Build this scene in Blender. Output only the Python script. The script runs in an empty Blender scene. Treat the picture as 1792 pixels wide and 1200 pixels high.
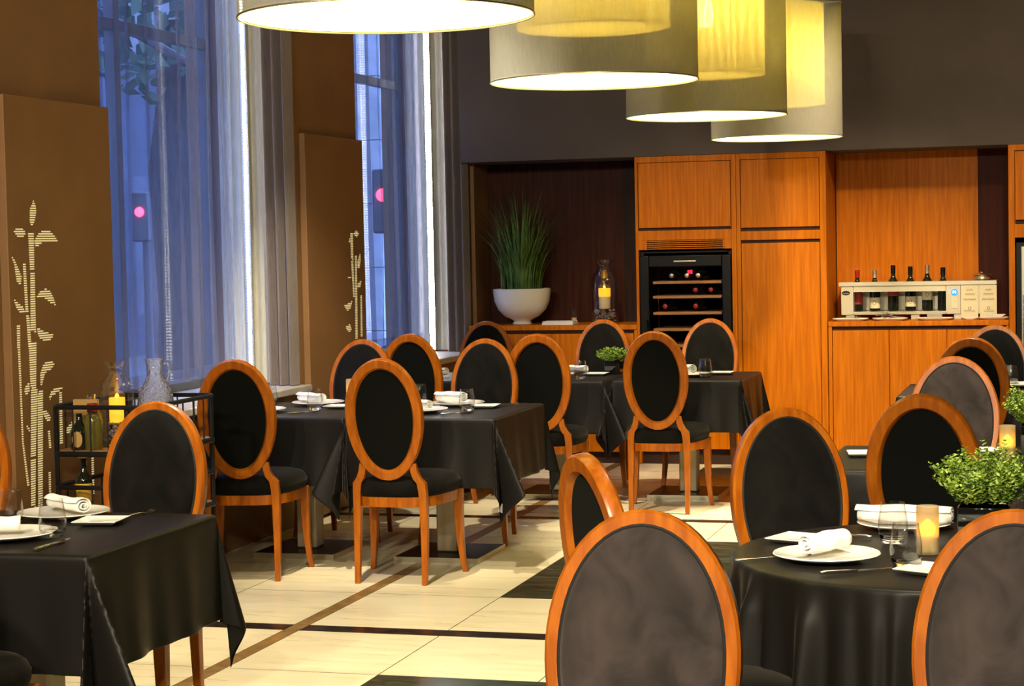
import bpy, math, random
from mathutils import Vector, Matrix
PI = math.pi
SC = bpy.context.scene
COL = SC.collection
# ---------------------------------------------------------------- camera, world, lights, exposure
FPX, YAW, PITCH, ROLL, EYE = 3367.3, -.283768, .0507987, .0207836, 1.57
fw = Vector((math.sin(YAW)*math.cos(PITCH), math.cos(YAW)*math.cos(PITCH), -math.sin(PITCH)))
r0 = Vector((math.cos(YAW), -math.sin(YAW), 0)); d0 = fw.cross(r0)
rt = r0*math.cos(ROLL) + d0*math.sin(ROLL); dn = -r0*math.sin(ROLL) + d0*math.cos(ROLL)
cam = bpy.data.cameras.new('camera'); camo = bpy.data.objects.new('camera', cam); COL.objects.link(camo)
cam.sensor_fit = 'HORIZONTAL'; cam.sensor_width = 36; cam.lens = FPX/1792*36; cam.clip_start = .05; cam.clip_end = 200
camo.matrix_world = Matrix(((rt.x, -dn.x, -fw.x, 0), (rt.y, -dn.y, -fw.y, 0), (rt.z, -dn.z, -fw.z, EYE), (0, 0, 0, 1)))
SC.camera = camo
vs = SC.view_settings
vs.view_transform = 'Standard'; vs.look = 'None'; vs.gamma = 1; vs.use_curve_mapping = False
vs.exposure = .52
w = bpy.data.worlds.new('dusk'); SC.world = w; w.use_nodes = True
bg = w.node_tree.nodes['Background']; bg.inputs[0].default_value = (.24, .40, 1.0, 1); bg.inputs[1].default_value = 6.0

def spot(name, loc, target, power, angle, color=(1, .80, .50), blend=.6, rad=.05):
    l = bpy.data.lights.new(name, 'SPOT'); l.energy = power; l.color = color; l.spot_size = math.radians(angle); l.spot_blend = blend; l.shadow_soft_size = rad
    o = bpy.data.objects.new(name, l); COL.objects.link(o); o.location = loc
    o.rotation_euler = (Vector(target)-Vector(loc)).to_track_quat('-Z', 'Y').to_euler()
    return o
WARM = (1, .76, .44)
C1 = (1, .86, .62)
spot('ceiling_spot', (-.35, 4.55, 3.66), (-.42, 5.05, .74), 330, 40, C1)
spot('ceiling_spot', (-2.6, 3.4, 3.66), (-2.95, 5.1, .7), 200, 44, C1)
spot('ceiling_spot', (-3.2, 8.0, 3.66), (-3.5, 9.5, .9), 430, 56, C1)
spot('ceiling_spot', (-.6, 10.65, 3.66), (-1.6, 10.2, 0), 1000, 36, C1)
spot('ceiling_spot', (-2.5, 10.6, 3.66), (-2.6, 11.6, .7), 330, 46, C1)
spot('ceiling_spot', (-.35, 6.3, 3.66), (-.45, 7.9, .7), 620, 50, C1)
spot('ceiling_spot', (-.4, 10.0, 3.66), (-.45, 10.8, .7), 420, 50, C1)
spot('ceiling_spot', (-2.75, 10.3, 3.66), (-2.5, 13.3, .8), 330, 46, WARM, blend=1, rad=.12)
spot('ceiling_spot', (-.55, 10.2, 3.66), (-1.65, 13.3, .75), 620, 44, WARM, blend=1, rad=.12)
spot('ceiling_spot', (-.1, 10.2, 3.66), (-.7, 13.6, .75), 260, 42, WARM, blend=1, rad=.12)
spot('ceiling_spot', (.9, 10.6, 3.66), (.7, 13.3, 2.5), 110, 80, WARM, blend=1, rad=.12)
spot('ceiling_spot', (-2.75, 6.1, 3.66), (-2.4, 7.2, 0), 480, 58, C1)
spot('ceiling_spot', (-3.0, 1.2, 3.66), (-3.7, 6.6, 1.1), 700, 60, C1, rad=.12)
# added fill spots behind the viewer, aimed at the chairs ahead
spot('rear_fill_spot', (-.75, -.9, 3.6), (-.45, 3.7, .75), 1500, 33, C1, blend=.8, rad=.10)
spot('rear_fill_spot', (.4, -1.6, 3.6), (-1.6, 9.0, .9), 520, 50, C1, rad=.15)
spot('rear_fill_spot', (-1.6, -1.6, 3.6), (-3.1, 8.6, .8), 620, 44, C1, rad=.15)

# ---------------------------------------------------------------- mesh helpers
class MB:
    def __init__(s): s.v = []; s.f = []; s.m = []; s.cur = 0
    def add(s, vs_, fs, M=None):
        b = len(s.v)
        for p in vs_:
            p = Vector(p)
            s.v.append(tuple(M @ p) if M is not None else tuple(p))
        for f in fs: s.f.append(tuple(b+i for i in f)); s.m.append(s.cur)
        return s
    def box(s, x0, x1, y0, y1, z0, z1, M=None):
        return s.add([(x0, y0, z0), (x1, y0, z0), (x1, y1, z0), (x0, y1, z0), (x0, y0, z1), (x1, y0, z1), (x1, y1, z1), (x0, y1, z1)],
                     [(0, 3, 2, 1), (4, 5, 6, 7), (0, 1, 5, 4), (1, 2, 6, 5), (2, 3, 7, 6), (3, 0, 4, 7)], M)
    def lathe(s, prof, n=32, M=None, cap0=True, cap1=True):
        vs_ = []; fs = []
        for r, z in prof:
            for i in range(n):
                a = 2*PI*i/n; vs_.append((r*math.cos(a), r*math.sin(a), z))
        k = len(prof)
        for j in range(k-1):
            for i in range(n):
                i2 = (i+1) % n
                fs.append((j*n+i, j*n+i2, (j+1)*n+i2, (j+1)*n+i))
        if cap0: fs.append(tuple(reversed(range(n))))
        if cap1: fs.append(tuple((k-1)*n+i for i in range(n)))
        return s.add(vs_, fs, M)
    def tube(s, pts, r, n=8, M=None, closed=False, flat=1.0):
        P = [Vector(p) for p in pts]; k = len(P); vs_ = []; fs = []
        rr = r if isinstance(r, (list, tuple)) else [r]*k
        up = None
        for i in range(k):
            if closed: t = P[(i+1) % k]-P[i-1]
            else: t = P[min(i+1, k-1)]-P[max(i-1, 0)]
            t.normalize()
            if up is None:
                up = Vector((0, 0, 1)) if abs(t.z) < .9 else Vector((0, 1, 0))
            a = t.cross(up); a.normalize(); b = a.cross(t); up = b
            for j in range(n):
                q = 2*PI*j/n+PI/n
                vs_.append(P[i]+a*(rr[i]*math.cos(q))+b*(rr[i]*flat*math.sin(q)))
        for i in range(k if closed else k-1):
            i2 = (i+1) % k
            for j in range(n):
                j2 = (j+1) % n
                fs.append((i*n+j, i*n+j2, i2*n+j2, i2*n+j))
        if not closed: fs.append(tuple(reversed(range(n)))); fs.append(tuple((k-1)*n+j for j in range(n)))
        return s.add(vs_, fs, M)
    def loft(s, rings, M=None, cap=True, closed=False):
        n = len(rings[0]); vs_ = [p for r in rings for p in r]; fs = []
        k = len(rings)
        for j in range(k if closed else k-1):
            j2 = (j+1) % k
            for i in range(n):
                i2 = (i+1) % n
                fs.append((j*n+i, j*n+i2, j2*n+i2, j2*n+i))
        if cap and not closed: fs.append(tuple(reversed(range(n)))); fs.append(tuple((k-1)*n+i for i in range(n)))
        return s.add(vs_, fs, M)
    def prism(s, poly, axis, a, b, M=None):
        # poly of 2d points extruded along an axis
        def P(p, t): return (t, p[0], p[1]) if axis == 'x' else (p[0], t, p[1]) if axis == 'y' else (p[0], p[1], t)
        n = len(poly); vs_ = [P(p, a) for p in poly]+[P(p, b) for p in poly]
        fs = [tuple(reversed(range(n))), tuple(range(n, 2*n))]+[(i, (i+1) % n, n+(i+1) % n, n+i) for i in range(n)]
        return s.add(vs_, fs, M)
    def build(s, name, mats, parent=None, smooth=40, bevel=0, solid=0, sub=0, fix=True):
        me = bpy.data.meshes.new(name); me.from_pydata(s.v, [], s.f)
        for m in (mats if isinstance(mats, (list, tuple)) else [mats]): me.materials.append(m)
        for p, mi in zip(me.polygons, s.m): p.material_index = mi
        if fix:
            import bmesh
            bm = bmesh.new(); bm.from_mesh(me); bmesh.ops.recalc_face_normals(bm, faces=bm.faces); bm.to_mesh(me); bm.free()
        if smooth:
            me.shade_smooth(); me.set_sharp_from_angle(angle=math.radians(smooth))
        o = bpy.data.objects.new(name, me); COL.objects.link(o)
        if parent is not None: o.parent = parent
        if solid:
            md = o.modifiers.new('solidify', 'SOLIDIFY'); md.thickness = solid; md.offset = -1
        if sub:
            md = o.modifiers.new('subdivide', 'SUBSURF'); md.levels = sub; md.render_levels = sub
        if bevel:
            md = o.modifiers.new('bevel', 'BEVEL'); md.width = bevel; md.segments = 2; md.limit_method = 'ANGLE'; md.angle_limit = math.radians(40)
        return o
def thing(name, label, cat, loc=(0, 0, 0), rz=0, group=None):
    o = bpy.data.objects.new(name, None); COL.objects.link(o); o.location = loc; o.rotation_euler = (0, 0, rz)
    o.empty_display_size = .1
    return tag(o, label, cat, group)
def tag(o, label, cat, group=None):
    o['label'] = label; o['category'] = cat; o['kind'] = 'thing'
    if group: o['group'] = group
    return o
def struct(o, label, cat='room'):
    o['kind'] = 'structure'; o['label'] = label; o['category'] = cat
    return o
def place(o, loc, rz=0): o.location = loc; o.rotation_euler = (0, 0, rz); return o
def dup(root, loc, rz=0, label=None, group=None):
    r = root.copy(); COL.objects.link(r); r.location = loc; r.rotation_euler = (0, 0, rz)
    if label: r['label'] = label
    if group: r['group'] = group
    for ch in list(root.children):
        c = ch.copy(); COL.objects.link(c); c.parent = r
        for g in list(ch.children):
            e = g.copy(); COL.objects.link(e); e.parent = c
    return r
def T(x, y, z): return Matrix.Translation((x, y, z))
def RX(a): return Matrix.Rotation(a, 4, 'X')
def RY(a): return Matrix.Rotation(a, 4, 'Y')
def RZ(a): return Matrix.Rotation(a, 4, 'Z')

# ---------------------------------------------------------------- materials
def pm(name, col, rough=.5, metal=0, **kw):
    m = bpy.data.materials.new(name); m.use_nodes = True
    b = m.node_tree.nodes['Principled BSDF']
    b.inputs['Base Color'].default_value = (*col, 1); b.inputs['Roughness'].default_value = rough; b.inputs['Metallic'].default_value = metal
    names = {'trans': 'Transmission Weight', 'ior': 'IOR', 'coat': 'Coat Weight', 'coatr': 'Coat Roughness', 'sheen': 'Sheen Weight', 'sheenr': 'Sheen Roughness',
             'spec': 'Specular IOR Level', 'emit': 'Emission Strength', 'alpha': 'Alpha', 'sss': 'Subsurface Weight'}
    for k, v in kw.items():
        if k == 'sheenc': b.inputs['Sheen Tint'].default_value = (*v, 1)
        elif k == 'emitc': b.inputs['Emission Color'].default_value = (*v, 1)
        else: b.inputs[names[k]].default_value = v
    return m
def noise_col(m, c0, c1, scale=(1, 1, 1), nscale=5, detail=4, dist=0, bump=0, lo=.35, hi=.65, rough=None, coord='Object'):
    nt = m.node_tree; N = nt.nodes; L = nt.links; b = N['Principled BSDF']
    tc = N.new('ShaderNodeTexCoord'); mp = N.new('ShaderNodeMapping'); mp.inputs['Scale'].default_value = scale
    nz = N.new('ShaderNodeTexNoise'); nz.inputs['Scale'].default_value = nscale; nz.inputs['Detail'].default_value = detail; nz.inputs['Distortion'].default_value = dist
    cr = N.new('ShaderNodeValToRGB'); cr.color_ramp.elements[0].position = lo; cr.color_ramp.elements[1].position = hi
    cr.color_ramp.elements[0].color = (*c0, 1); cr.color_ramp.elements[1].color = (*c1, 1)
    L.new(tc.outputs[coord], mp.inputs[0]); L.new(mp.outputs[0], nz.inputs['Vector']); L.new(nz.outputs['Fac'], cr.inputs[0]); L.new(cr.outputs[0], b.inputs['Base Color'])
    if bump:
        bp = N.new('ShaderNodeBump'); bp.inputs['Strength'].default_value = bump; bp.inputs['Distance'].default_value = .01
        L.new(nz.outputs['Fac'], bp.inputs['Height']); L.new(bp.outputs[0], b.inputs['Normal'])
    if rough:
        mr = N.new('ShaderNodeMapRange'); mr.inputs['To Min'].default_value = rough[0]; mr.inputs['To Max'].default_value = rough[1]
        L.new(nz.outputs['Fac'], mr.inputs['Value']); L.new(mr.outputs[0], b.inputs['Roughness'])
    return m
M = {}
M['cherry'] = noise_col(pm('cherry wood', (.4, .1, .02), .32, coat=.10, coatr=.2, spec=.25), (.27, .064, .003), (.40, .112, .006), (14, 14, 2.2), 3, 4, .4)
M['cab'] = noise_col(pm('orange veneer', (.5, .15, .02), .45, spec=.14), (.44, .112, .0008), (.60, .175, .002), (26, 26, 1.1), 2.2, 5, .5)
M['cabdark'] = noise_col(pm('wenge veneer', (.04, .012, .008), .5, spec=.12), (.034, .009, .006), (.060, .016, .010), (22, 22, 1), 2, 4, .4)
M['slot'] = pm('slot and plinth shade', (.03, .008, .004), .8)  # near-black tone paints in the shade at plinths and door gaps
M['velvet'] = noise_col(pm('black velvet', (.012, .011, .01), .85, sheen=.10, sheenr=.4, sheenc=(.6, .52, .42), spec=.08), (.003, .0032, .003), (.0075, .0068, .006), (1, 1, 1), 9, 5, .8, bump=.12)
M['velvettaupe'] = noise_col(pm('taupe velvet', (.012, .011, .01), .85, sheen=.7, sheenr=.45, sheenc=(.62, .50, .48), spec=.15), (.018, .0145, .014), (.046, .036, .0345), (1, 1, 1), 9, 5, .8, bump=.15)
M['velvetback'] = pm('black backing cloth', (.0038, .0044, .004), .9, sheen=.03, sheenc=(.5, .5, .45), spec=.06)
M['piping'] = pm('black piping', (.006, .005, .005), .8)
M['cloth'] = pm('black satin tablecloth', (.0072, .0066, .0058), .44, sheen=.06, sheenr=.3, sheenc=(.6, .5, .45), spec=.2)
M['white'] = pm('white porcelain', (.82, .81, .77), .12, coat=.4)
M['napkin'] = noise_col(pm('white cotton', (.85, .84, .8), .85, sheen=.2), (.80, .79, .75), (.9, .89, .86), (1, 1, 1), 60, 3, 0, bump=.1)
M['steel'] = pm('polished steel', (.75, .73, .68), .18, 1)
M['brushed'] = pm('brushed metal', (.62, .58, .45), .35, 1)
M['glass'] = pm('clear glass', (1, 1, 1), .0, trans=1, ior=1.45)
M['pebble'] = noise_col(pm('pebbled glass', (.95, .97, .97), .08, trans=.95, ior=1.4), (.9, .93, .93), (1, 1, 1), (1, 1, 1), 60, 2, 0, bump=.9)
M['black'] = pm('black lacquer', (.004, .004, .0045), .35, spec=.25)
M['blackmetal'] = pm('black iron', (.012, .014, .016), .45, .6)
M['blackglass'] = pm('black glass', (.006, .006, .006), .06, coat=.6)
M['base'] = pm('dark stained base', (.012, .010, .009), .4, spec=.2)
M['pole'] = noise_col(pm('beige column', (.42, .36, .24), .4, .3), (.38, .32, .21), (.47, .40, .28), (8, 8, 1), 4)
M['wall'] = noise_col(pm('brown wall paint', (.17, .085, .032), .75), (.20, .104, .04), (.235, .122, .047), (1, 1, 1), 2.5)
M['panel'] = noise_col(pm('brown panel', (.19, .095, .035), .6), (.215, .110, .042), (.25, .128, .049), (1, 1, 1), 3)
M['soffit'] = noise_col(pm('taupe plaster', (.09, .073, .066), .8), (.082, .067, .06), (.098, .08, .073), (1, 1, 1), 2)
M['ceil'] = pm('beige ceiling', (.30, .22, .15), .9)
M['drape'] = noise_col(pm('grey brown drape', (.17, .14, .13), .85, sheen=.2), (.15, .12, .115), (.2, .165, .155), (60, 60, 3), 3)
M['frame'] = pm('dark window frame', (.05, .05, .055), .5)
M['sill'] = noise_col(pm('stone sill', (.5, .47, .43), .3), (.42, .38, .33), (.58, .55, .52), (1, 1, 1), 6)
M['book'] = pm('white paper', (.78, .76, .78), .7)
M['wax'] = pm('cream wax', (.85, .75, .5), .5, sss=.3)
M['glow'] = pm('candle glow', (1, .6, .1), .5, emit=3.2, emitc=(1, .50, .03))
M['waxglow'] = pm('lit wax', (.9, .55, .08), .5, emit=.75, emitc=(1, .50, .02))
M['leaf'] = noise_col(pm('leaf green', (.13, .26, .03), .45), (.05, .13, .010), (.30, .42, .05), (1, 1, 1), 40, 2)
M['grass'] = noise_col(pm('grass green', (.05, .12, .03), .45), (.03, .09, .02), (.14, .26, .05), (1, 1, 1), 9, 2)
M['soil'] = pm('soil', (.02, .012, .008), .95)
M['cream'] = noise_col(pm('cream marble', (.72, .64, .42), .28, spec=.4), (.72, .63, .41), (.78, .70, .49), (1.1, 7, 1), 2.2, 6, .8, rough=(.2, .4))
M['green'] = noise_col(pm('green marble', (.03, .045, .03), .22), (.012, .02, .014), (.05, .065, .042), (1, 3, 1), 7, 6, 1.2)
M['blackm'] = noise_col(pm('black marble', (.012, .01, .01), .25), (.008, .007, .006), (.03, .022, .018), (1, 1, 1), 8, 5, 1)
M['brownm'] = noise_col(pm('brown marble', (.26, .15, .05), .3), (.19, .105, .03), (.32, .19, .065), (3, 3, 1), 6, 5, 1)
M['grout'] = pm('grout', (.045, .038, .022), .9)
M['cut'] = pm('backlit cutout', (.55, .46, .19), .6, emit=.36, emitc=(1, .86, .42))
M['led'] = pm('led strip', (1, 1, 1), .5, emit=28, emitc=(1, .98, .78))
M['ledw'] = pm('led strip white', (1, 1, 1), .5, emit=28, emitc=(1, .95, .93))
M['diffuser'] = pm('lamp diffuser', (.6, .6, .5), .5, emit=3.0, emitc=(1, .93, .28))
M['silver'] = pm('silver paint', (.62, .58, .46), .32, .55)
M['label'] = pm('cream label', (.72, .66, .48), .7)
M['ink'] = pm('grey ink', (.12, .10, .08), .8)
M['redcap'] = pm('red foil', (.30, .008, .008), .45, .1)
M['bottle'] = pm('dark bottle glass', (.008, .012, .008), .06, coat=.5)
M['redlabel'] = pm('red label', (.30, .02, .02), .6)
M['foil'] = pm('silver foil', (.7, .6, .45), .3, .9)
M['blue'] = pm('blue display', (0, .1, 1), .5, emit=2.5, emitc=(.01, .10, 1))
M['bluew'] = pm('display digits', (.5, .8, 1), .5, emit=5, emitc=(.55, .85, 1))
M['red'] = pm('red display', (1, 0, 0), .5, emit=4, emitc=(1, .01, .03))
M['redlamp'] = pm('red lamp', (1, 0, 0), .5, emit=14, emitc=(1, .02, .05))
M['shelfwood'] = noise_col(pm('pale shelf wood', (.35, .16, .06), .5), (.3, .13, .045), (.42, .20, .08), (3, 30, 30), 2)
M['kraft'] = pm('kraft card', (.45, .28, .10), .8)
M['yellowlid'] = pm('yellow label', (.75, .48, .08), .6)
M['stone'] = noise_col(pm('pale stone', (.5, .5, .5), .85), (.42, .43, .44), (.58, .58, .58), (1, 1, 1), 7, 6)
M['asphalt'] = pm('asphalt', (.05, .05, .055), .9)
M['facade'] = noise_col(pm('blue grey facade', (.10, .12, .17), .8), (.008, .013, .028), (.025, .034, .06), (1, 1, 1), 1.5)
M['bark'] = noise_col(pm('bark', (.04, .035, .03), .9), (.02, .018, .016), (.06, .05, .045), (20, 20, 2), 3)
M['carpaint'] = pm('dark blue car paint', (.012, .02, .06), .2, .3, coat=.6)
M['tyre'] = pm('tyre', (.01, .01, .01), .8)
M['litwin'] = pm('lit shop window', (.5, .7, 1), .5, emit=1.0, emitc=(.55, .75, 1))
M['jamb'] = noise_col(pm('grey linen lining', (.48, .46, .36), .85), (.42, .40, .31), (.52, .50, .40), (60, 60, 4), 3)
def mixmat(name, transp, trl, trlc, difc, tfac):
    m = bpy.data.materials.new(name); m.use_nodes = True; nt = m.node_tree; N = nt.nodes; L = nt.links
    N.remove(N['Principled BSDF']); out = N['Material Output']
    tr = N.new('ShaderNodeBsdfTransparent'); tl = N.new('ShaderNodeBsdfTranslucent'); df = N.new('ShaderNodeBsdfDiffuse')
    tr.inputs[0].default_value = (*transp, 1); tl.inputs[0].default_value = (*trlc, 1); df.inputs[0].default_value = (*difc, 1)
    m1 = N.new('ShaderNodeMixShader'); m1.inputs[0].default_value = trl; m2 = N.new('ShaderNodeMixShader'); m2.inputs[0].default_value = tfac
    L.new(df.outputs[0], m1.inputs[1]); L.new(tl.outputs[0], m1.inputs[2]); L.new(m1.outputs[0], m2.inputs[1]); L.new(tr.outputs[0], m2.inputs[2]); L.new(m2.outputs[0], out.inputs[0])
    return m, tl, df, m2
M['sheer'], _, _, mx = mixmat('sheer voile', (.94, .96, 1), .55, (.38, .38, .44), (.30, .295, .33), .66)
M['outer'], tl_, df_, mx = mixmat('outer lamp fabric', (.97, .95, .86), .15, (.30, .32, .30), (.32, .33, .32), .27)
def weave(mx, base, amp, sc):
    nt = mx.id_data; N = nt.nodes; L = nt.links
    tc = N.new('ShaderNodeTexCoord'); mp = N.new('ShaderNodeMapping'); mp.inputs['Scale'].default_value = sc
    nz = N.new('ShaderNodeTexNoise'); nz.inputs['Scale'].default_value = 1; nz.inputs['Detail'].default_value = 3
    mr = N.new('ShaderNodeMapRange'); mr.inputs['From Min'].default_value = .3; mr.inputs['From Max'].default_value = .7
    mr.inputs['To Min'].default_value = base-amp; mr.inputs['To Max'].default_value = base+amp
    L.new(tc.outputs['Object'], mp.inputs[0]); L.new(mp.outputs[0], nz.inputs['Vector']); L.new(nz.outputs['Fac'], mr.inputs['Value']); L.new(mr.outputs[0], mx.inputs[0])
weave(mx, .27, .05, (170, 170, 20))
M['inner'], tl_, df_, mx = mixmat('inner lamp fabric', (1, .95, .6), .75, (.88, .70, .13), (.7, .56, .16), .02)
weave(mx, .03, .03, (50, 50, 4))
def moire(tl):
    nt = tl.id_data; N = nt.nodes; L = nt.links
    tc = N.new('ShaderNodeTexCoord'); mp = N.new('ShaderNodeMapping'); mp.inputs['Scale'].default_value = (1, 1, .16)
    wv = N.new('ShaderNodeTexWave'); wv.inputs['Scale'].default_value = 9; wv.inputs['Distortion'].default_value = 9; wv.inputs['Detail'].default_value = 2; wv.inputs['Detail Scale'].default_value = .8
    cr = N.new('ShaderNodeValToRGB'); cr.color_ramp.elements[0].color = (.80, .60, .10, 1); cr.color_ramp.elements[1].color = (.95, .82, .26, 1)
    L.new(tc.outputs['Object'], mp.inputs[0]); L.new(mp.outputs[0], wv.inputs['Vector']); L.new(wv.outputs['Fac'], cr.inputs[0]); L.new(cr.outputs[0], tl.inputs[0])
moire(tl_)
M['frost'], _, _, _ = mixmat('frosted glass', (1, .95, .85), .6, (.9, .8, .6), (.55, .47, .33), .45)
def pane(IOR=1.4, tint=1.0):
    m = bpy.data.materials.new('window pane'); m.use_nodes = True; nt = m.node_tree; N = nt.nodes; L = nt.links
    N.remove(N['Principled BSDF']); tr = N.new('ShaderNodeBsdfTransparent'); tr.inputs[0].default_value = (tint, tint, tint, 1); g = N.new('ShaderNodeBsdfGlossy'); g.inputs['Roughness'].default_value = .02
    fr = N.new('ShaderNodeFresnel'); ge = N.new('ShaderNodeNewGeometry'); mm = N.new('ShaderNodeMath'); mm.operation = 'MULTIPLY_ADD'; mm.inputs[1].default_value = 1/IOR-IOR; mm.inputs[2].default_value = IOR; L.new(ge.outputs['Backfacing'], mm.inputs[0]); L.new(mm.outputs[0], fr.inputs[0]); mx = N.new('ShaderNodeMixShader')
    L.new(fr.outputs[0], mx.inputs[0]); L.new(tr.outputs[0], mx.inputs[1]); L.new(g.outputs[0], mx.inputs[2]); L.new(mx.outputs[0], N['Material Output'].inputs[0])
    return m
M['pane'] = pane(1.12); M['glass'] = pane(1.7, .975); M['glass'].name = 'thin clear glass'
M['thick'] = pm('thick glass base', (1, 1, 1), 0, trans=1, ior=1.45)
# ---------------------------------------------------------------- setting: floor
GY = [-2.0, 1.67, 3.35, 4.06, 4.17, 4.92, 6.594, 7.309, 7.423, 8.166, 9.885, 10.56, 10.66, 11.41, 13.13, 13.9]
KIND = ['c', 'g', 'c', 'k', 'c', 'g', 'c', 'k', 'c', 'g', 'c', 'k', 'c', 'g', 'c']
GX = [-4.9, -4.30, -3.69, -3.14, -3.075, -2.463, -1.851, -1.239, -.627, -.015, .597, 1.209, 1.821, 2.433, 3.5]
f = MB(); G = .0018
for i in range(len(GY)-1):
    for j in range(len(GX)-1):
        x0, x1, y0, y1 = GX[j], GX[j+1], GY[i], GY[i+1]
        k = KIND[i]
        if k == 'g' and x1 <= -2.4: k = 'c'
        if abs(x0+3.14) < .01: k = 'b'
        f.cur = {'c': 0, 'g': 1, 'k': 2, 'b': 3}[k]
        a = G*1.25 if (k == 'c') else .0006
        f.add([(x0+a, y0+a, 0), (x1-a, y0+a, 0), (x1-a, y1-a, 0), (x0+a, y1-a, 0)], [(0, 1, 2, 3)])
f.cur = 4
f.box(-4.9, 3.5, -2, 13.9, -.06, -.0012)
struct(f.build('floor', [M['cream'], M['green'], M['blackm'], M['brownm'], M['grout']], smooth=0), 'cream marble floor with green, black and brown marble bands', 'floor')
struct(MB().box(-4.9, 3.5, -2, 14.0, 3.7, 3.8).build('ceiling', M['ceil'], smooth=0), 'beige ceiling above the dining room', 'ceiling')
struct(MB().box(3.5, 3.6, -2, 14, 0, 3.7).build('wall_right', M['wall'], smooth=0), 'brown painted wall on the right side', 'wall')
struct(MB().box(-4.9, 3.6, -2.1, -2, 0, 3.7).build('wall_front', M['wall'], smooth=0), 'brown painted wall behind the viewer', 'wall')
wb = MB().box(-4.9, 3.5, 13.9, 14.0, 0, 3.7); wb.box(-4.24, 3.5, 13.3, 13.9, 2.172, 3.7)
struct(wb.build('wall_back', M['soffit'], smooth=0), 'taupe back wall and soffit above the cabinets', 'wall')
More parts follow.
